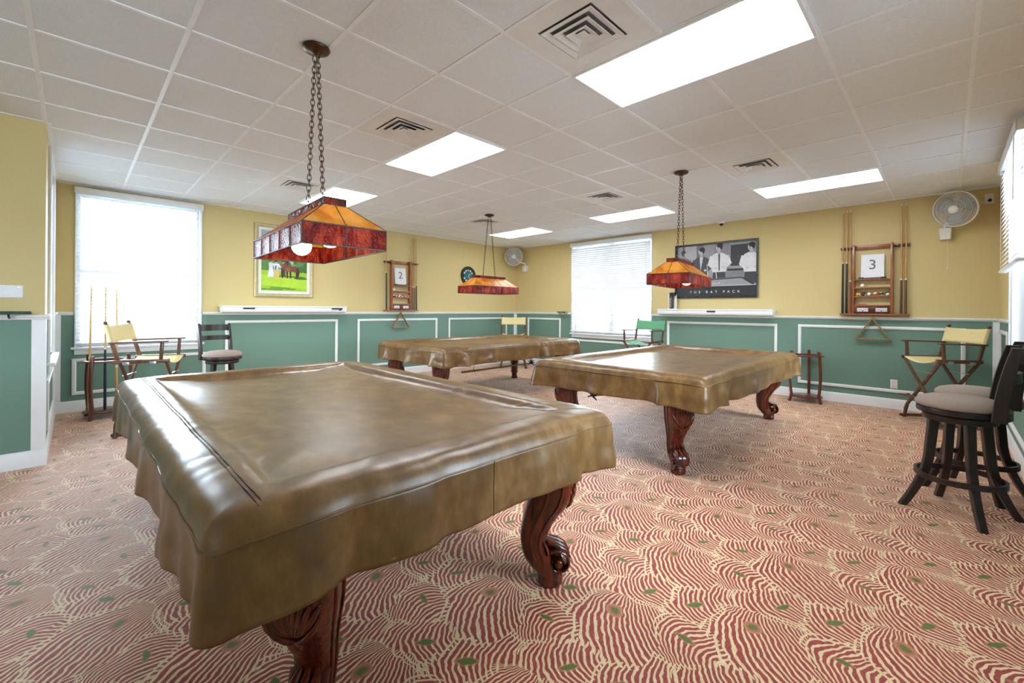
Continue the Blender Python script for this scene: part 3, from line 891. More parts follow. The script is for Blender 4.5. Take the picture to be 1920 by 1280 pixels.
# ================================================================== bar stools
def make_stool():
    t = thing('bar_stool', '', 'bar stool', group='dark swivel bar stools')
    mb = MB(); mb.lathe([(.20, .688), (.212, .694), (.217, .706), (.214, .722), (.195, .742), (.15, .757), (.08, .765), (.001, .767)], 48); mb.build('seat_cushion', TAUPE, t, 60)
    mb = MB(); mb.lathe([(.20, .650), (.208, .654), (.211, .668), (.208, .686), (.19, .692)], 48); mb.build('seat_ring', ESPR, t)
    mb = MB(); mb.lathe([(.165, .602), (.178, .606), (.181, .618), (.178, .640), (.10, .648)], 48); mb.build('swivel_base', ESPR, t)
    for k in range(4):
        a = radians(20 + 90 * k); mb = MB(); rs = []
        for i in range(15):
            f = i / 14; z = .610 * (1 - f); r = .128 + .055 * f + .105 * max(0, f - .42) ** 1.7 / (.58 ** 1.7); w = .024 - .004 * f; h = .026 - .005 * f
            rs.append([Vector((r + u * h, v * w, z)) for u, v in ((-1, -.8), (-.8, -1), (.8, -1), (1, -.8), (1, .8), (.8, 1), (-.8, 1), (-1, .8))])
        mb.rings(rs); mb.xform(Matrix.Rotation(a, 4, 'Z')); mb.build('leg', ESPR, t, 35)
        # foot rail between this leg and the next, bowed outwards
        mb = MB(); rs = []
        for i in range(13):
            f = i / 12; an = a + f * pi / 2; r = .205 + .010 * sin(pi * f) - .012 * 0; c, s = cos(an), sin(an)
            rs.append([Vector(((r + u) * c, (r + u) * s, .235 + z)) for u, z in ((-.008, -.017), (.008, -.017), (.008, .017), (-.008, .017))])
        mb.rings(rs); mb.build('foot_rail', ESPR, t, 30)
    def bx(x): return -.205 - .055 * (1 - (x / .19) ** 2)            # bowed back line
    for s in (-1, 1):
        mb = MB(); rs = []
        for i in range(9):
            f = i / 8; z = .645 + .455 * f; y = -.165 - .02 * f - .055 * f * f; w = .034 - .007 * f
            rs.append([Vector((s * .175 + u * .014, y + v * w, z)) for u, v in ((-1, -.9), (-.8, -1), (.8, -1), (1, -.9), (1, .9), (.8, 1), (-.8, 1), (-1, .9))])
        mb.rings(rs); mb.build('back_post', ESPR, t, 35)
    def slat(z0, z1, dy, nm):
        mb = MB(); rs = []
        for i in range(15):
            x = -.172 + .344 * i / 14; y = bx(x) + dy + .035
            rs.append([Vector((x, y - .010, z0)), Vector((x, y + .010, z0)), Vector((x, y + .010, z1)), Vector((x, y - .010, z1))])
        mb.rings(rs); mb.build(nm, ESPR, t, 30)
    slat(1.005, 1.085, -.055, 'back_slat'); slat(.885, .945, -.035, 'back_slat'); slat(.650, .700, .0, 'back_rail')
    return t
st = make_stool()
place(st, (4.10, -.062, 0), 0, 'nearer dark wood bar stool of the pair by the raised blind window')
place(copy_tree(st), (4.665, -.15, 0), .06, 'dark wood bar stool half hidden behind the nearer stool by the raised blind window')
place(copy_tree(st), (1.33, 6.50, 0), radians(193), 'dark wood bar stool standing alone beside the bright window and ledge')

# ================================================================== tall canvas chairs
def make_chair(canvas, seatc):
    t = thing('directors_chair', '', 'chair', group='tall folding canvas chairs')
    for s in (-1, 1):
        mb = MB(); mb.box(s * .262 - .016, s * .262 + .016, -.225, .235, .735, .775, .006); r = mb.build('seat_rail', WALNUT, t)
        for y in (-.12, .10):
            mb = MB(); mb.box(s * .262 - .019 , s * .262 + .019, y - .028, y + .028, .722, .752, .002); mb.build('metal_clip', STEEL, r)
        mb = MB(); mb.bar((s * .275, -.255, .945), (s * .275, .225, .955), .052, .018, .006); mb.build('armrest', WALNUT, t)
        mb = MB(); mb.bar((s * .272, .165, .765), (s * .272, .175, .95), .024, .03, .004, up=(0, 1, 0)); mb.build('arm_post', WALNUT, t)
        mb = MB(); mb.bar((s * .262, -.185, .755), (s * .262, -.285, 1.135), .024, .034, .005, up=(0, 1, 0)); p = mb.build('back_post', WALNUT, t)
        mb = MB(); mb.ball((s * .262, -.290, 1.147), .020, 12, 8, (1, 1, .8)); mb.build('finial', WALNUT, p)
        mb = MB(); mb.box(s * .272 - .014, s * .272 + .014, -.235, .245, .012, .045, .006); mb.build('floor_rail', WALNUT, t)
    for y in (-.185, .195):
        for s in (-1, 1):
            o = s * .012
            mb = MB(); mb.bar((s * .25, y + o, .74), (-s * .235, y + o, .18), .036, .020, .004, up=(0, 1, 0)); lg = mb.build('leg', WALNUT, t)
            mb = MB(); mb.tube([(-s * .235, y + o, .185), (-s * .262, y + o, .12), (-s * .285, y + o, .03), (-s * .292, y + o, .004)], [.017, .021, .017, .022], 10); mb.build('foot', WALNUT, lg)
        mb = MB(); mb.bar((-.15, y, .60), (.15, y, .60), .018, .006, .001); mb.build('brace', STEEL, t)
    mb = MB(); mb.box(-.22, .22, .235, .30, .285, .303, .005); fr = mb.build('footrest', WALNUT, t)
    for s in (-1, 1):
        mb = MB(); mb.bar((s * .2, .27, .285), (s * .2, .19, .30), .02, .02, .003); mb.build('footrest_arm', WALNUT, fr)
    def cloth(fn, n, m, nm, mat, th=.003):
        mb = MB(); V = [[mb.bm.verts.new(fn(i / n, j / m)) for j in range(m + 1)] for i in range(n + 1)]
        for i in range(n):
            for j in range(m): mb.bm.faces.new((V[i][j], V[i + 1][j], V[i + 1][j + 1], V[i][j + 1]))
        o = mb.build(nm, mat, t, 60); md = o.modifiers.new('cloth', 'SOLIDIFY'); md.thickness = th; md.offset = 0
    cloth(lambda u, v: (-.255 + .51 * u, -.20 + .42 * v, .765 - .058 * (1 - (2 * u - 1) ** 2)), 20, 6, 'canvas_seat', seatc)
    def back(u, v):
        x = -.275 + .55 * u; z = .955 + .172 * v - .012 * sin(pi * u) * v
        return (x, -.185 - .1 * (z - .755) / .38 + .020 - .030 * sin(pi * u), z)
    cloth(back, 20, 6, 'canvas_back', canvas)
    for s in (-1, 1):
        mb = MB(); rs = []
        for k in range(7):
            z = .955 + .172 * k / 6; y = -.185 - .1 * (z - .755) / .38
            rs.append([Vector((s * .262 + .019 * cos(2 * pi * q / 12), y + .023 * sin(2 * pi * q / 12), z)) for q in range(12)])
        mb.rings(rs, cap=False); mb.build('canvas_sleeve', canvas, t, 60)
    return t
ch = make_chair(CREAM, CREAM)
place(ch, (7.24, .05, 0), radians(37), 'cream canvas chair with crossed walnut legs in the corner under the wall fan')
place(copy_tree(ch), (.585, 6.03, 0), radians(247), 'cream canvas chair beside the floor cue stand in front of the bright window')
place(copy_tree(ch), (7.0, 6.92, 0), radians(135), 'cream canvas chair in the far corner behind the farthest pool table')
cg = make_chair(GREENC, GREENC)
place(cg, (7.15, 3.83, 0), radians(88), 'green canvas chair below the wide window beside the yellow wall')

# ================================================================== cues
def cue(name_label, x, y, z0, lean, shaft, butt, Lb, L=1.47, wrap=None, group=None):
    """a cue standing on its butt; lean = (dx, dy) over its length"""
    t = thing('cue_stick', name_label, 'cue', (x, y, z0), 0, group)
    t.rotation_euler = (-math.atan(lean[1] / L), math.atan(lean[0] / L), 0)
    rad = lambda z: .0148 - .0085 * z / L
    mb = MB(); mb.lathe([(.001, 0), (rad(0) * .9, .001), (rad(0), .012), (rad(Lb * .5), Lb * .5), (rad(Lb), Lb)], 12); mb.build('butt', butt, t)
    mb = MB(); mb.lathe([(rad(Lb), Lb), (rad(1.0), 1.0), (rad(L - .03), L - .03)], 12); mb.build('shaft', shaft, t)
    mb = MB(); mb.lathe([(rad(Lb) + .0006, Lb - .008), (rad(Lb) + .0006, Lb + .012)], 12); mb.build('joint_collar', wrap or IVORY, t)
    mb = MB(); mb.lathe([(rad(L), L - .03), (rad(L), L - .006), (.005, L), (.001, L + .001)], 10); mb.build('ferrule_tip', IVORY, t)
    return t

# floor stands for cues
def make_stand():
    t = thing('cue_stand', '', 'cue stand', group='round floor cue stands')
    z, r = .075, .20
    mb = MB(); mb.lathe([(.001, z - .011), (r - .01, z - .011), (r, z - .006), (r, z + .006), (r - .01, z + .011), (.001, z + .011)], 40); mb.build('bottom_shelf', CHERRYD, t)
    z, r = .665, .215
    mb = MB(); mb.lathe([(.165, z - .011), (r - .01, z - .011), (r, z - .006), (r, z + .006), (r - .01, z + .011), (.165, z + .011), (.165, z - .011)], 40, cap=False); mb.build('top_ring', CHERRYD, t)
    for a in (132, 236, 2):
        mb = MB(); rs = []; a = radians(a)
        for i in range(21):
            f = i / 20; z = .735 * (1 - f); r = .205 + .030 * sin(pi * min(1, f * 1.1)) + .035 * max(0, f - .85) / .15
            h = .017 - .003 * sin(pi * f); w = .017
            rs.append([Vector((r + u * h, v * w, z)) for u, v in ((-1, -.7), (-.7, -1), (.7, -1), (1, -.7), (1, .7), (.7, 1), (-.7, 1), (-1, .7))])
        mb.rings(rs); mb.xform(Matrix.Rotation(a, 4, 'Z')); mb.build('bowed_post', CHERRYD, t, 35)
    return t
cs = make_stand()
place(cs, (.265, 7.10, 0), 0, 'round dark red cue stand holding three upright cues by the bright window')
place(copy_tree(cs), (7.565, 1.45, 0), 0, 'empty round dark red cue stand by the green wall past the middle pool table')
NAVY = simple('navy_wrap', srgb(18, 26, 52), .35)
cue('cue with a pale maple butt standing in the floor stand, leftmost of three', .125, 7.08, .087, (.015, .0), MAPLE, MAPLE, .62, group='cues in the floor stand')
cue('cue with a dark navy butt standing in the floor stand, middle of three', .262, 7.07, .087, (.0, .02), MAPLE, NAVY, .72, group='cues in the floor stand')
cue('cue standing in the floor stand right behind the cream canvas chair', .365, 7.08, .087, (-.005, .01), MAPLE, MAPLE, .5, group='cues in the floor stand')

# ================================================================== wall racks
BALLC = {k: simple('ball_' + k, c, .08, var=.02, coat=.6) for k, c in dict(white=srgb(236, 230, 212), yellow=srgb(230, 170, 40), orange=srgb(226, 110, 40), red=srgb(176, 34, 30), blue=srgb(24, 40, 110),
         black=srgb(16, 16, 18), green=srgb(20, 86, 60), maroon=srgb(96, 24, 30)).items()}
def ball(label, loc, col, stripe, rot, group):
    t = None; r = .0286
    mb = MB(); mb.ball((0, 0, r), r, 24, 16)
    mats = [BALLC['white' if stripe else col], BALLC[col], BALLC['white']]
    o_c = Vector((0, 0, r)); ax = Vector((sin(rot) * .6, .2, cos(rot))).normalized(); sp = Vector((cos(rot) * .55, -.8, sin(rot) * .4)).normalized()
    mb.bm.faces.ensure_lookup_table()
    for f in mb.bm.faces:
        d = (f.calc_center_median() - o_c).normalized()
        if stripe and abs(d.dot(ax)) < .52: f.material_index = 1
        if col != 'white' and d.dot(sp) > .87: f.material_index = 2
    o = mb.build('billiard_ball', mats, None, 60, loc=loc); return tag(o, label, 'ball', group)

def make_rack():
    t = thing('wall_cue_rack', '', 'cue rack', group='wooden wall cue racks')
    W, xl, xr = .74, .150, .560
    mb = MB(); mb.box(0, W, -.105, -.001, 0, .020, .004); mb.build('base_board', CHERRY, t)
    for x in (xl, xr):
        mb = MB(); mb.box(x - .014, x + .014, -.085, -.001, .020, .985, .004); mb.build('upright', CHERRY, t)
    mb = MB(); mb.box(xl + .014, xr - .014, -.030, -.001, .915, .975, .004); mb.build('top_rail', CHERRY, t)
    for x0, x1 in ((0, xl - .014), (xr + .014, W)):
        mb = MB(); mb.box(x0, x1, -.030, -.001, .925, .965, .004); r = mb.build('cue_rail', CHERRYD, t)
        n = 3
        for k in range(n + 1):
            x = x0 + .012 + (x1 - x0 - .024) * k / n
            mb = MB(); mb.tube([(x, -.030, .945), (x, -.078, .945), (x, -.086, .945)], [.009, .011, .007], 12); mb.build('peg', CHERRYD, r)
    for z in (.135, .262, .382, .497):
        mb = MB(); mb.box(xl + .014, xr - .014, -.080, -.001, z - .014, z, .002); mb.box(xl + .014, xr - .014, -.084, -.078, z - .014, z + .006, .002); s = mb.build('shelf', CHERRY, t)
    mb = MB(); mb.box(xl + .014, xr - .014, -.075, -.001, .021, .120, .003); d = mb.build('score_panel', CHERRYD, t)
    for x in (.255, .455):
        mb = MB(); mb.box(x - .06, x + .06, -.079, -.0752, .050, .098, .001); pl = mb.build('score_plate', PAPER, d)
        mb = MB()
        for k in range(9):
            if k != 4: mb.box(x - .05 + .0125 * k - .003, x - .05 + .0125 * k + .003, -.0796, -.0788, .066, .086)
        mb.build('score_marking', INK, d, angle=0)
        mb = MB(); mb.poly([(x - .008, -.0802, .054), (x + .008, -.0802, .054), (x, -.0802, .078)], None, .0015, (0, -1, 0)); mb.build('score_pointer', DKGREEN, d, angle=0)
    mb = MB(); mb.tube([(.36, -.02, .001), (.36, -.03, -.012), (.36, -.045, -.026), (.36, -.052, -.018)], .003, 6); mb.build('hook', BRASS, t)
    return t
def text_obj(txt, size, mat, parent, M, ext=.0008, spacing=1.0, name='lettering'):
    c = bpy.data.curves.new(name, 'FONT'); c.body = txt; c.size = size; c.extrude = ext; c.align_x = 'CENTER'; c.align_y = 'CENTER'; c.space_character = spacing
    c.materials.append(mat); f = bpy.data.objects.new(name, c); COL.objects.link(f)
    me = bpy.data.meshes.new_from_object(f.evaluated_get(bpy.context.evaluated_depsgraph_get())); bpy.data.objects.remove(f); bpy.data.curves.remove(c)
    me.name = name; me.materials.clear(); me.materials.append(mat)
    o = bpy.data.objects.new(name, me); COL.objects.link(o); o.parent = parent; o.matrix_local = M; return o
FACE = Matrix.Rotation(pi / 2, 4, 'X')         # text lying in local x-z, facing -y

rk3 = make_rack(); RZB = -pi / 2
place(rk3, (XB, 1.085, 1.262), RZB, 'cherry wood wall cue rack holding the number 3 card on the yellow wall')
rk2 = place(copy_tree(rk3), (4.19, YA, 1.262), 0, 'cherry wood wall cue rack holding the number 2 card near the painting')
def rack_point(which, x, out, z):
    return (XB - out, 1.085 - x, 1.262 + z) if which == 3 else (4.19 + x, YA - out, 1.262 + z)
def number_sign(which, txt, label):
    t = thing('number_sign', label, 'sign', rack_point(which, .355, .052, .510), RZB if which == 3 else 0, 'number cards on the cue racks')
    mb = MB(); mb.box(-.125, .125, -.003, .003, .012, .335, .001); c = mb.build('card', PAPER, t, angle=0)
    c.rotation_euler = (radians(-6), 0, 0)
    text_obj(txt, .19, INK, c, Matrix.Translation((0, -.0042, .185)) @ FACE)
    mb = MB(); mb.box(-.15, .15, -.028, .012, -.0125, .004, .004); mb.box(-.15, -.09, -.030, -.024, .004, .016, .003); mb.box(.09, .15, -.030, -.024, .004, .016, .003); mb.build('card_holder', BLACK, t)
number_sign(3, '3', 'white card numbered 3 standing in the rack on the yellow wall')
number_sign(2, '2', 'white card numbered 2 standing in the rack near the painting')
def rack_cues(which, rows):
    for lb, x, sh, bt, Lb, ln in rows:
        p = rack_point(which, x, .062, .0205); cue(lb, *p, (0, 0) if ln == 0 else ((.0, ln) if which == 2 else (ln, 0)), sh, bt, Lb, 1.47, group='cues in the wall racks')
rack_cues(3, [('black butted cue at the outer left of the rack numbered 3', .028, MAPLE, BLACK, .72, .03), ('black butted cue second from the left in the rack numbered 3', .072, MAPLE, BLACK, .72, .03),
              ('plain brown butted maple cue beside the left upright of the rack numbered 3', .112, MAPLE, CHERRY, .46, .03),
              ('dark plum butted cue nearest the right upright of the rack numbered 3', .655, MAPLE, BUTT, .46, .03), ('brown butted cue at the outer right of the rack numbered 3', .700, MAPLE, WALNUT, .46, .03)])
rack_cues(2, [('black butted cue alone on the left side of the rack numbered 2', .040, MAPLE, BLACK, .72, .03), ('cue nearest the right upright of the rack numbered 2', .622, MAPLE, CHERRY, .46, .03),
              ('middle cue of the three on the right of the rack numbered 2', .665, MAPLE, BUTT, .46, .03), ('dark butted cue at the outer right of the rack numbered 2', .708, MAPLE, BLACK, .50, .03)])
B3 = [('yellow ball first on the ball shelf of the rack numbered 3', 'yellow', 0), ('black ball with a white spot on the ball shelf of the rack numbered 3', 'black', 0), ('blue striped ball on the ball shelf of the rack numbered 3', 'blue', 1),
      ('orange striped ball on the ball shelf of the rack numbered 3', 'orange', 1), ('maroon striped ball on the ball shelf of the rack numbered 3', 'maroon', 1), ('green striped ball last on the ball shelf of the rack numbered 3', 'green', 1)]
B2 = [('black ball first on the ball shelf of the rack numbered 2', 'black', 0), ('red ball on the ball shelf of the rack numbered 2', 'red', 0), ('orange striped ball on the ball shelf of the rack numbered 2', 'orange', 1),
      ('blue striped ball on the ball shelf of the rack numbered 2', 'blue', 1), ('orange ball on the ball shelf of the rack numbered 2', 'orange', 0), ('red striped ball last on the ball shelf of the rack numbered 2', 'red', 1)]
for which, L in ((3, B3), (2, B2)):
    for i, (lb, c, s) in enumerate(L): ball(lb, rack_point(which, .200 + .0628 * i, .044, .2625), c, s, i * .9 + which, 'balls on the rack shelves')
ball('white cue ball alone on the upper shelf of the rack numbered 3', rack_point(3, .250, .044, .3825), 'white', 0, 0, 'cue balls on the racks')
ball('white cue ball alone on the upper shelf of the rack numbered 2', rack_point(2, .198, .044, .3825), 'white', 0, 0, 'cue balls on the racks')
CHALK = simple('red_chalk', srgb(196, 84, 70), .9)
for i in range(6):
    mb = MB(); mb.box(-.0095, .0095, -.0095, .0095, 0, .018, .0015)
    o = mb.build('chalk_cube', CHALK, loc=rack_point(3, .182 + .021 * i, .055, .1355)); tag(o, 'small red chalk cube in the row on the lowest shelf of the rack numbered 3', 'chalk', 'red chalk cubes')
def triangle(label, loc, rz, tilt):
    t = thing('ball_triangle', label, 'triangle', loc, rz, 'wooden ball triangles')
    s, h, th, dp = .185, .285, .014, .052
    ap, bl, br = Vector((0, 0, -.012)), Vector((-s, 0, -.012 - h)), Vector((s, 0, -.012 - h))
    for p, q in ((ap, bl), (bl, br), (br, ap)):
        d = (q - p).normalized(); mb = MB(); mb.bar(p + d * .012, q - d * .012, dp, th, .003, up=Vector((0, 1, 0)).cross(d)); o = mb.build('side_rail', BRASSW, t)
    for c in (ap, bl, br):
        mb = MB(); mb.lathe([(.001, -dp / 2), (.011, -dp / 2), (.013, 0), (.011, dp / 2), (.001, dp / 2)], 14, Matrix.Translation(c) @ FACE); mb.build('corner_joint', BRASSW, t)
    t.rotation_euler = (tilt, 0, rz); return t
BRASSW = wood('golden_oak', srgb(128, 92, 48), srgb(164, 124, 70), .4, 12, .2)
triangle('wooden ball triangle hanging under the rack numbered 3', (XB - .056, 1.085 - .36, 1.232), RZB, 0)
triangle('wooden ball triangle hanging under the rack numbered 2', (4.19 + .36, YA - .056, 1.232), 0, 0)
# ================================================================== wall fans
BLADE = simple('fan_blade', srgb(150, 156, 160), .35)
WIRE = simple('fan_wire', srgb(206, 206, 200), .35, var=.03)
def make_fan(label, c, face, base, wall_dir, R, cord=None, pull=.36):
    """c hub centre, face = blowing direction, base = wall box centre, wall_dir points into the wall (world)"""
    base = Vector(base); t = thing('wall_fan', label, 'wall fan', base, 0, 'white wall fans')
    z = Vector(face).normalized(); x = Vector((0, 0, 1)).cross(z).normalized(); y = z.cross(x); o = Vector(c) - base
    M = Matrix(((x.x, y.x, z.x, o.x), (x.y, y.y, z.y, o.y), (x.z, y.z, z.z, o.z), (0, 0, 0, 1)))
    def ringp(r, zz, n=48): return [M @ Vector((r * cos(2 * pi * k / n), r * sin(2 * pi * k / n), zz)) for k in range(n)]
    for nm, s in (('front_grille', 1), ('rear_cage', -1)):
        mb = MB(); dome = lambda r: s * (.018 + .040 * (1 - (r / R) ** 2))
        for r, w in ((R * .36, .0022), (R * .55, .0032), (R * .80, .0034)): mb.tube(ringp(r, dome(r)), w, 5, closed=True)
        for r in (R * .44, R * .64, R * .72, R * .88, R * .94): mb.tube(ringp(r, dome(r)), .0013, 4, closed=True)
        n = 60
        for k in range(n):
            a0 = 2 * pi * k / n; pts = []
            for i in range(6):
                r = R * (.24 + .75 * i / 5); an = a0 + .35 * s * (r / R); pts.append(M @ Vector((r * cos(an), r * sin(an), dome(r))))
            mb.tube(pts, .0014, 4)
        mb.build(nm, WIRE, t, 60)
    mb = MB()
    mb.lathe([(R - .004, -.016), (R + .006, -.014), (R + .008, 0), (R + .006, .014), (R - .004, .016), (R - .008, 0), (R - .004, -.016)], 56, M, cap=False); mb.build('guard_rim', IVORY, t)
    mb = MB(); mb.lathe([(.001, .066), (.030, .064), (.046, .058), (.052, .050), (.052, .044), (.001, .043)], 32, M); mb.build('center_badge', IVORY, t)
    for k in range(3):
        mb = MB(); a0 = 2 * pi * k / 3 + .4; V = []
        for i in range(9):
            r = .03 + (R * .86 - .03) * i / 8; hw = .22 + .55 * sin(pi * (i / 8) ** .8 * .85); tw = .016 - .006 * i / 8
            V.append([M @ Vector((r * cos(a0 + hw * q), r * sin(a0 + hw * q), tw * q * 1.4)) for q in (-1, -.5, 0, .5, 1)])
        mb.rings(V, closed=False); b = mb.build('blade', BLADE, t, 60); md = b.modifiers.new('t', 'SOLIDIFY'); md.thickness = .002
    mb = MB(); mb.lathe([(.001, -.165), (.040, -.160), (.056, -.135), (.058, -.08), (.050, -.04), (.020, -.02), (.014, .02), (.001, .02)], 28, M); mb.build('motor', IVORY, t)
    w = Vector(wall_dir).normalized(); sd = w.cross(Vector((0, 0, 1))).normalized()
    B = Matrix(((sd.x, -w.x, 0, 0), (sd.y, -w.y, 0, 0), (0, 0, 1, 0), (0, 0, 0, 1)))    # local x along wall, y out of wall
    mb = MB(); rs = []
    for zz, hw, o0 in ((-.075, .046, .05), (-.07, .050, .058), (.03, .058, .062), (.07, .058, .058), (.075, .052, .05)):
        rs.append([B @ Vector(p) for p in ((-hw, -.035, zz), (hw, -.035, zz), (hw, o0 - .012, zz), (hw - .012, o0, zz), (-hw + .012, o0, zz), (-hw, o0 - .012, zz))])
    mb.rings(rs); mb.build('wall_box', IVORY, t)
    mb = MB(); mb.lathe([(.018, .055), (.018, .068), (.001, .07)], 16, B @ Matrix.Translation((0, 0, .02)) @ Matrix.Rotation(-pi / 2, 4, 'X')); mb.build('knob', IVORY, t)
    mt = M @ Vector((0, 0, -.12)); mb = MB(); mb.tube([B @ Vector((0, .01, .07)), B @ Vector((0, .02, .12)), mt + Vector((0, 0, -.09)), mt], [.024, .022, .022, .03], 14); mb.build('neck', IVORY, t)
    if pull:
        mb = MB(); p = B @ Vector((.02, .045, -.07)); mb.tube([p, p - Vector((0, 0, pull))], .0022, 6); pc = mb.build('pull_cord', WIRE, t)
        mb = MB(); mb.ball(p - Vector((0, 0, pull + .012)), .010, 12, 8, (1, 1, 1.3)); mb.build('pull_bead', PLASTIC, pc)
    if cord:
        mb = MB(); mb.tube([Vector(p) - base for p in cord], .0035, 8); mb.build('power_cord', PLASTIC, t)
    return t
make_fan('white wall fan with a pull cord high on the yellow wall beside the raised blind', (7.60, -.07, 2.575), (-.86, .42, -.22), (7.795, .015, 2.30), (1, 0, 0), .212,
         ((7.70, -.10, 2.50), (7.78, -.20, 2.585), (7.812, -.30, 2.64), (7.812, -.355, 2.685)))
make_fan('white wall fan mounted high in the far corner above the farthest table', (7.47, 7.40, 2.575), (-.68, -.72, -.10), (7.795, 7.31, 2.30), (1, 0, 0), .212, None, 0)

# ================================================================== round ball clock
t = thing('wall_clock', 'round black framed clock with a teal face and ball hour markers', 'clock', (6.285, YA - .002, 2.06), 0)
mb = MB(); mb.lathe([(.150, -.012), (.156, .026), (.178, .036), (.204, .030), (.214, .010), (.212, -.0), (.150, 0)], 48, FACE, cap=False); mb.build('frame', FRAMEB, t)
mb = MB(); mb.lathe([(.001, .010), (.157, .010), (.157, .002), (.001, .002)], 48, FACE, cap=False); mb.build('dial', simple('clock_teal', srgb(34, 96, 110), .4, var=.3, scale=14), t)
for k in range(12):
    a = 2 * pi * k / 12; mb = MB(); mb.ball((.125 * sin(a), -.012, .125 * cos(a)), .019, 12, 8, (1, .4, 1)); mb.build('hour_marker', BALLC['white'] if k % 3 else BALLC[('yellow', 'red', 'blue', 'black')[k // 3]], t)
for an, L in ((.9, .075), (2.6, .10)):
    mb = MB(); mb.bar((0, -.016, 0), (L * sin(an), -.016, L * cos(an)), .008, .002, .0005, up=(0, 1, 0)); mb.build('hand', PAPER, t)

# ================================================================== flat pictures
class Art:
    """coloured shapes laid on a board: u right, v up, in metres from the lower left corner"""
    def __init__(s, W, H): s.W, s.H = W, H; s.mb = MB(); s.m = []; s.idx = {}; s.lay = 0; s.vs = 1
    def col(s, c, rough=.6):
        if c not in s.idx:
            s.idx[c] = len(s.m); s.m.append(simple('pigment_%d_%d_%d' % c, srgb(*c), rough, var=.10, scale=9))
        s.mb.mi = s.idx[c]
    def poly(s, c, pts):
        s.col(c); s.lay += 1; y = -.0005 - .00012 * s.lay
        s.mb.poly([(min(max(u, 0), s.W), y, min(max(v * (s.vs if v < s.H * .9 else 1), 0), s.H)) for u, v in pts])
    def ell(s, c, u, v, a, b, rot=0, n=20):
        s.poly(c, [(u + a * cos(t) * cos(rot) - b * sin(t) * sin(rot), v + a * cos(t) * sin(rot) + b * sin(t) * cos(rot)) for t in (2 * pi * k / n for k in range(n))])
    def limb(s, c, pts, w):
        n = len(pts); L, R = [], []
        for i, (u, v) in enumerate(pts):
            a, b = pts[max(i - 1, 0)], pts[min(i + 1, n - 1)]; d = Vector((b[0] - a[0], b[1] - a[1])).normalized(); q = w[i] if isinstance(w, (list, tuple)) else w
            L.append((u - d.y * q, v + d.x * q)); R.append((u + d.y * q, v - d.x * q))
        s.poly(c, L + R[::-1])
def picture_frame(mb, W, H, w, prof):
    rs = []
    for cx, cz, dx, dz in ((0, 0, 1, 1), (W, 0, -1, 1), (W, H, -1, -1), (0, H, 1, -1)):
        rs.append([Vector((cx + dx * w * f, -o, cz + dz * w * f)) for f, o in prof])
    rs.append(rs[0]); mb.rings(rs, cap=False); bmesh.ops.remove_doubles(mb.bm, verts=mb.bm.verts, dist=1e-5)

# painting: couple greeting a groom with a bay horse on a lawn
W, H = .895, 1.165
t = thing('painting', 'gold framed painting of people with a brown horse on a green lawn', 'painting', (1.98, YA - .002, 1.478))
mb = MB(); picture_frame(mb, W, H, .062, [(0, 0), (0, .024), (.25, .036), (.6, .030), (.85, .022), (1, .012), (1, 0)]); mb.build('frame', GOLD, t, 25)
mb = MB(); picture_frame(mb, W - .118, H - .118, .042, [(0, 0), (0, .017), (.85, .014), (1, .010), (1, 0)]); mt_ = mb.build('liner', simple('linen_liner', (.74, .73, .68, 1), .7), t, 25, loc=(.059, 0, .059))
w, h = W - .2, H - .2; A = Art(w, h)
rnd = random.Random(4)
A.vs = .80
A.poly((176, 184, 196), [(0, 0), (w, 0), (w, h), (0, h)])
A.poly((150, 158, 178), [(0, h * .72), (w, h * .66), (w, h), (0, h)])
for i in range(16):
    A.ell([(92, 128, 70), (70, 108, 52), (116, 148, 76)][i % 3], w * rnd.random(), h * (.50 + .16 * rnd.random()), .07 + .04 * rnd.random(), .06 + .05 * rnd.random())
for i in range(10):
    A.ell([(64, 104, 44), (84, 126, 50)][i % 2], w * (rnd.random() * .2 + (.0 if i % 2 else .82)), h * (.40 + .16 * rnd.random()), .06, .07)
A.poly((150, 190, 44), [(0, 0), (w, 0), (w, h * .405), (0, h * .425)])
A.poly((172, 206, 52), [(0, h * .12), (w, h * .05), (w, h * .30), (0, h * .33)])
for i in range(9): A.ell((92, 144, 46), w * rnd.random() * .8, h * .03 + .04 * rnd.random(), .09, .016)
A.ell((70, 116, 40), w * .60, h * .31, .26, .016); A.ell((66, 112, 40), w * .86, h * .28, .11, .022)
def clothed(u, v, s, top, low, hair, skirt):
    if skirt: A.poly(low, [(u - .045 * s, v), (u + .05 * s, v), (u + .024 * s, v + .17 * s), (u - .02 * s, v + .17 * s)])
    else:
        A.limb(low, [(u - .016 * s, v), (u - .012 * s, v + .16 * s)], .016 * s); A.limb(low, [(u + .022 * s, v), (u + .012 * s, v + .16 * s)], .016 * s)
    A.poly(top, [(u - .024 * s, v + .155 * s), (u + .026 * s, v + .155 * s), (u + .034 * s, v + .25 * s), (u - .030 * s, v + .25 * s)])
    A.limb(top, [(u + .026 * s, v + .245 * s), (u + .052 * s, v + .185 * s), (u + .07 * s, v + .20 * s)], .010 * s)
    A.ell((206, 160, 130), u, v + .275 * s, .016 * s, .022 * s); A.ell(hair, u - .003 * s, v + .288 * s, .019 * s, .015 * s)
clothed(w * .20, h * .29, 1.12, (206, 206, 212), (222, 224, 232), (84, 60, 40), True)
clothed(w * .31, h * .27, 1.18, (214, 222, 232), (206, 178, 110), (50, 36, 28), False)
A.poly((46, 98, 150), [(w * .285, h * .45), (w * .315, h * .45), (w * .32, h * .53), (w * .29, h * .53)])
clothed(w * .46, h * .31, 1.05, (128, 84, 60), (92, 60, 44), (70, 46, 34), False)
HB, HD, HL = (116, 66, 44), (56, 34, 30), (142, 88, 58)
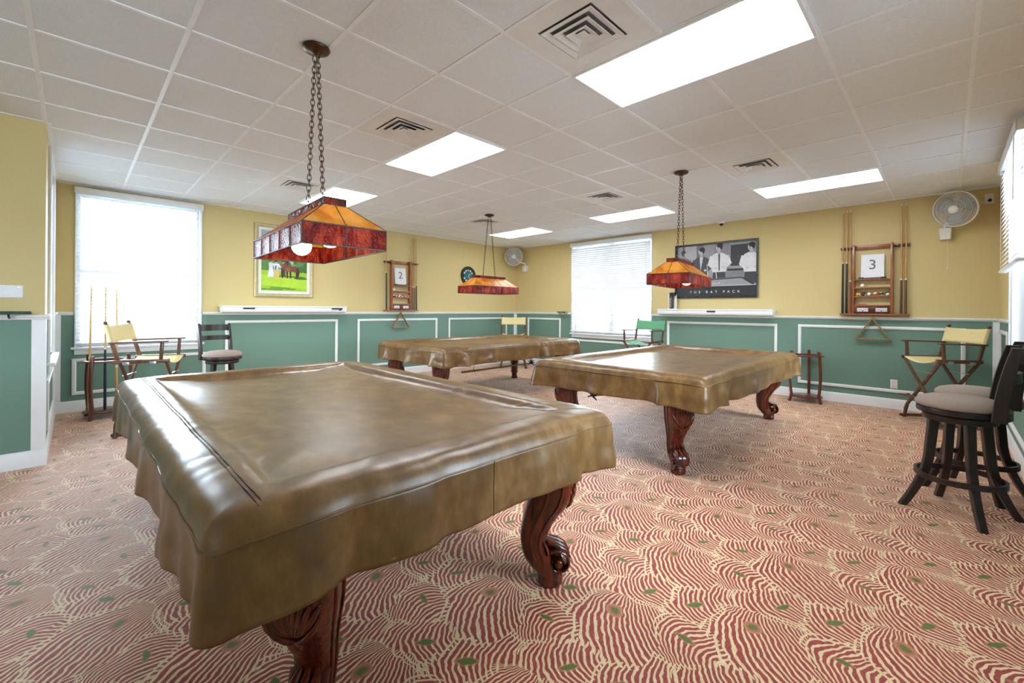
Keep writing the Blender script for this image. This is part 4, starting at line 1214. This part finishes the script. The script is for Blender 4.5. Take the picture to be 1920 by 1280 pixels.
for x0, x1 in ((.455, .45), (.545, .555), (.615, .63), (.755, .765)): A.limb(HD, [(w * x0, h * .46), (w * (x0 + x1) / 2, h * .36), (w * x1, h * .275)], [.020, .012, .010])
A.ell(HB, w * .62, h * .475, .115, .060); A.ell(HB, w * .73, h * .475, .052, .068); A.ell(HL, w * .57, h * .465, .040, .040)
A.limb(HB, [(w * .55, h * .50), (w * .52, h * .56), (w * .545, h * .62)], [.05, .036, .028]); A.ell(HD, w * .55, h * .60, .020, .045, .3)
A.limb(HD, [(w * .77, h * .50), (w * .80, h * .40), (w * .79, h * .30)], [.012, .020, .008])
A.mb.build('canvas', A.m, t, 0, loc=(.1, -.004, .1))
mb = MB(); mb.box(.055, W - .055, -.0035, 0, .055, H - .055); mb.build('backing', PAPER, t, angle=0)

# poster: plain grey scene of men standing round a pool table, lettering below
W, H = 1.385, .965
t = thing('framed_poster', 'wide black framed greyscale poster of men at a pool table on the yellow wall', 'poster', (XB - .002, 3.548, 1.528), RZB)
mb = MB(); picture_frame(mb, W, H, .032, [(0, 0), (0, .024), (.3, .030), (.8, .026), (1, .014), (1, 0)]); mb.build('frame', FRAMEB, t, 25)
w, h = W - .056, H - .056; A = Art(w, h); g = lambda v: (v, v, min(255, v + 4))
A.poly(g(44), [(0, 0), (w, 0), (w, h), (0, h)])
y0 = h * .205
A.poly(g(150), [(0, y0), (w, y0), (w, h), (0, h)])
A.poly(g(172), [(w * .12, h * .3), (w * .27, h * .3), (w * .27, h), (w * .12, h)])
A.poly(g(118), [(w * .27, h * .35), (w * .36, h * .35), (w * .36, h), (w * .27, h)])
for i in range(5): A.poly(g(88), [(w * (.275 + .017 * i), h * .45), (w * (.281 + .017 * i), h * .45), (w * (.281 + .017 * i), h * .98), (w * (.275 + .017 * i), h * .98)])
A.poly(g(136), [(w * .50, h * .4), (w * .69, h * .4), (w * .69, h), (w * .50, h)])
A.poly(g(58), [(w * .70, h * .56), (w * .92, h * .56), (w * .92, h * .95), (w * .70, h * .95)])
A.poly(g(96), [(0, h * .34), (w * .4, h * .34), (w * .4, h * .42), (0, h * .42)])
A.poly(g(128), [(w * .62, h * .34), (w, h * .34), (w, h * .50), (w * .62, h * .50)])
A.poly(g(50), [(w * .66, h * .475), (w, h * .465), (w, h * .505), (w * .66, h * .515)])
def man(u, v, s, coat, shirt, trousers, hair, tie, face=-1, arm=None):
    if trousers: A.poly(trousers, [(u - .10 * s, y0 + .03), (u + .10 * s, y0 + .03), (u + .085 * s, v + .02), (u - .085 * s, v + .02)])
    A.poly(coat, [(u - .095 * s, v), (u + .10 * s, v), (u + .125 * s, v + .17 * s), (u + .095 * s, v + .26 * s), (u + .03 * s, v + .29 * s), (u - .03 * s, v + .29 * s), (u - .095 * s, v + .26 * s), (u - .13 * s, v + .15 * s)])
    if shirt != coat: A.poly(shirt, [(u - .012 * s, v + .06 * s), (u + .026 * s, v + .285 * s), (u - .03 * s, v + .285 * s)])
    if tie: A.poly(tie, [(u - .006 * s, v + .02 * s), (u + .010 * s, v + .02 * s), (u + .012 * s, v + .27 * s), (u - .010 * s, v + .27 * s)])
    A.poly(g(170), [(u - .024 * s, v + .275 * s), (u + .024 * s, v + .275 * s), (u + .02 * s, v + .33 * s), (u - .02 * s, v + .33 * s)])
    A.ell(g(188), u + face * .008 * s, v + .365 * s, .040 * s, .054 * s); A.ell(hair, u - face * .010 * s, v + .398 * s, .045 * s, .034 * s); A.ell(hair, u - face * .030 * s, v + .375 * s, .020 * s, .040 * s)
    A.ell(g(120), u + face * .018 * s, v + .362 * s, .010 * s, .005 * s); A.ell(g(120), u + face * .016 * s, v + .335 * s, .012 * s, .004 * s)
    A.limb(coat if coat != shirt else shirt, [(u + .10 * s, v + .24 * s), (u + .145 * s, v + .13 * s), (u + .07 * s, v + .07 * s)], .034 * s)
    A.limb(coat if coat != shirt else shirt, [(u - .10 * s, v + .24 * s), (u - .135 * s, v + .12 * s), (u - .06 * s, v + .06 * s)], .032 * s)
    A.ell(g(196), u + .06 * s, v + .07 * s, .022 * s, .018 * s); A.ell(g(196), u - .05 * s, v + .06 * s, .022 * s, .018 * s)
man(w * .10, h * .48, .92, g(120), g(120), None, g(60), None, 1)
man(w * .335, h * .42, 1.12, g(70), g(206), None, g(36), None, -1)
man(w * .56, h * .46, 1.15, g(214), g(214), g(60), g(40), g(50), -1)
man(w * .94, h * .44, 1.12, g(216), g(216), g(64), g(34), None, -1)
A.limb(g(214), [(w * .425, h * .28), (w * .41, h * .62)], [.008, .004]); A.limb(g(220), [(w * .535, h * .28), (w * .52, h * .50)], [.008, .005])
A.poly(g(112), [(w * .36, h * .30), (w * .83, h * .33), (w * .83, h * .365), (w * .36, h * .335)])
A.poly(g(150), [(w * .0, y0), (w * .97, y0), (w * .83, h * .335), (w * .12, h * .30)])
A.poly(g(58), [(w * .12, h * .295), (w * .83, h * .33), (w * .83, h * .35), (w * .12, h * .315)])
A.limb(g(52), [(w * .83, h * .345), (w * .97, h * .215)], [.010, .018])
for i in range(4): A.ell(g(232), w * (.49 + .024 * i), h * .245 + .006 * (i % 2), .009, .008)
A.poly(g(196), [(0, y0 - .008), (w, y0 - .008), (w, y0 + .004), (0, y0 + .004)])
pr = A.mb.build('print', A.m, t, 0, loc=(.028, -.003, .028))
text_obj('THE RAT PACK', .060, PAPER, pr, Matrix.Translation((w * .5, -.0135, h * .085)) @ FACE, .0004, 2.3)
mb = MB(); mb.box(.02, W - .02, -.0025, 0, .02, H - .02); mb.build('backing', BLACK, t, angle=0)
mb = MB(); mb.box(.03, W - .03, -.0205, -.0185, .03, H - .03); mb.build('glazing', PGLASS, t, angle=0)

# ================================================================== ledges and small things
def ledge(label, loc, rz, L, rests):
    t = thing('drink_ledge', label, 'ledge', loc, rz, 'white wall ledges')
    mb = MB(); mb.box(0, L, -.215, 0, .088, .112, .004); mb.build('top_board', WHITE, t)
    mb = MB(); mb.box(.006, L - .006, -.207, -.01, .028, .0875, .003); mb.build('fascia', WHITE, t)
    mb = MB(); mb.rings([[Vector((x, y, z)) for y, z in ((-.19, .0275), (-.19, .016), (-.15, .008), (-.034, 0), (-.034, .0275))] for x in (.012, L - .012)]); mb.build('bed_mould', WHITE, t)
    for a, b, dip in rests:
        mb = MB(); mb.box(a, b, -.219, -.2075, .062, .084, .004)
        if dip: mb.box(b - .06, b - .02, -.219, -.2075, .044, .062, .004)
        mb.build('cue_rest', BLACK, t)
    return t
ledge('long white wall ledge beneath the framed painting of the horse', (1.515, YA, 1.222), 0, 1.875, ((.27, .43, 0), (1.60, 1.79, 1)))
ledge('long white wall ledge beneath the greyscale poster on the yellow wall', (XB, 3.80, 1.222), RZB, 1.895, ((.90, 1.04, 0),))
t = thing('brochure_holder', 'tall narrow dark and white box standing on the ledge under the poster', 'box', (7.72, 3.545, 1.3345), RZB - .35)
mb = MB(); mb.box(-.07, -.062, -.035, .035, 0, .29, .002); mb.box(-.062, .06, .029, .035, 0, .27, .001); mb.box(-.07, .075, -.045, .04, 0, .006, .001); mb.build('holder', PLASTIC, t)
mb = MB(); mb.box(-.058, .0, -.028, .026, .0065, .24, .002); b = mb.build('printed_box', simple('box_print', srgb(70, 60, 44), .5, var=.5, scale=30), t)
mb = MB()
for i in range(5): mb.quad([(-.052, -.0285, .03 + .035 * i), (-.012, -.0285, .045 + .035 * i), (-.012, -.0285, .055 + .035 * i), (-.052, -.0285, .04 + .035 * i)])
mb.build('chevron_print', PAPER, b, angle=0)
mb = MB(); mb.box(-.056, .055, -.030, .028, .241, .30, .003); mb.box(-.03, .04, -.0315, -.0295, .255, .285, 0); mb.build('black_lid', BLACK, t)

def outlet(label, loc, plug=False):
    t = thing('power_outlet', label, 'outlet', loc, RZB, 'white power outlets')
    mb = MB(); mb.box(-.038, .038, -.006, 0, -.06, .06, .003); mb.build('cover_plate', PLASTIC, t)
    for z in (-.027, .027):
        mb = MB(); mb.box(-.017, .017, -.0085, -.0055, z - .015, z + .015, .003); s = mb.build('socket_face', IVORY, t)
        mb = MB()
        for x in (-.007, .007): mb.box(x - .0012, x + .0012, -.0092, -.0083, z - .002, z + .008)
        mb.build('slot', BLACK, s, angle=0)
    if plug: mb = MB(); mb.lathe([(.001, .040), (.014, .038), (.018, .026), (.018, .0085)], 14, Matrix.Translation((.004, 0, -.02)) @ FACE); mb.build('plug', BLACK, t)
outlet('white power outlet low on the green wall beside the corner canvas chair', (XB, .50, .335))
outlet('white power outlet with a black plug high beside the wall fan', (XB, -.36, 2.69), True)
t = thing('dome_camera', 'small white dome security camera on the ceiling above the poster', 'security camera', (7.70, 2.70, CEIL - .006))
mb = MB(); mb.lathe([(.001, 0), (.056, 0), (.058, -.012), (.050, -.034), (.040, -.042), (.001, -.042)], 28); mb.build('housing', PLASTIC, t)
mb = MB(); mb.ball((0, 0, -.044), .034, 20, 12); mb.build('dome', simple('smoked_dome', (.01, .01, .012, 1), .08), t)

def tray(label, loc, rz, L, brackets):
    t = thing('tray_shelf', label, 'shelf', loc, rz, 'dark green tray shelves')
    mb = MB(); mb.box(-L / 2, L / 2, -.13, -.034, .0, .012, .003); mb.box(-L / 2, L / 2, -.13, -.124, .012, .024, .002); mb.build('tray', DKGREEN, t)
    for x in brackets:
        mb = MB(); mb.tube([(x, -.0335, -.03), (x, -.06, -.032), (x, -.10, -.018), (x, -.12, -.001)], .007, 8); mb.build('bracket', BRONZE, t)
tray('small dark green tray shelf on the chair rail beside the wide window', (XB, 6.12, 1.243), RZB, .25, (-.08, .08))
tray('dark green tray shelf on the chair rail of the near column wall', (-.66, YC, 1.243), 0, .84, (-.3, .3))
t = thing('wall_plaque', 'blank white plaque on the tan column wall above the dark green tray', 'plaque', (-.56, YC, 1.375), 0)
mb = MB(); mb.box(-.27, .268, -.008, 0, 0, .098, .002); mb.build('plate', PAPER, t)
mb = MB(); mb.lathe([(.001, .0095), (.005, .009), (.005, .0075)], 10, Matrix.Translation((.245, 0, .083)) @ FACE); mb.build('screw', STEEL, t)

# ================================================================== camera, light, world
cd = bpy.data.cameras.new('camera'); cam = bpy.data.objects.new('camera', cd); COL.objects.link(cam)
cd.sensor_width = 36; cd.lens = 817.8 / 1920 * 36; cd.shift_y = -(640 - 579.52) / 1920; cd.clip_start = .02
cam.matrix_world = Matrix.Translation((0, 0, EYE)) @ Matrix.Rotation(.78364 - pi / 2, 4, 'Z') @ Matrix.Rotation(pi / 2, 4, 'X') @ Matrix.Rotation(.00704, 4, 'Z')
scn.camera = cam

w = bpy.data.worlds.new('sky'); scn.world = w; w.use_nodes = True
bg = w.node_tree.nodes['Background']; bg.inputs[0].default_value = (.70, .86, 1.0, 1); bg.inputs[1].default_value = 22.0
def portal(loc, rot, sx, sz):
    l = bpy.data.lights.new('window_portal', 'AREA'); l.shape = 'RECTANGLE'; l.size = sx; l.size_y = sz; l.cycles.is_portal = True
    o = bpy.data.objects.new('window_portal', l); COL.objects.link(o); o.location = loc; o.rotation_euler = rot
for ax, pl, sg, W in (('x', YA, 1, W1), ('y', XB, 1, W2), ('x', YR, -1, W3), ('x', YR, -1, W3b_added), ('x', YR, -1, W3c_added), ('y', XL, -1, W4)):
    c, z = (W[0] + W[1]) / 2, (W[2] + W[3]) / 2; off = pl + sg * .17
    if ax == 'x': portal((c, off, z), (-pi / 2 * sg, 0, 0), W[1] - W[0], W[3] - W[2])
    else: portal((off, c, z), (pi / 2, 0, pi / 2 * sg), W[1] - W[0], W[3] - W[2])
scn.view_settings.view_transform = 'Standard'; scn.view_settings.look = 'None'; scn.view_settings.gamma = 1; scn.view_settings.use_curve_mapping = False
scn.view_settings.exposure = 0.14
scn.cycles.use_denoising = True
scn.cycles.max_bounces = 10; scn.cycles.diffuse_bounces = 6; scn.cycles.transparent_max_bounces = 16; scn.cycles.sample_clamp_indirect = 8
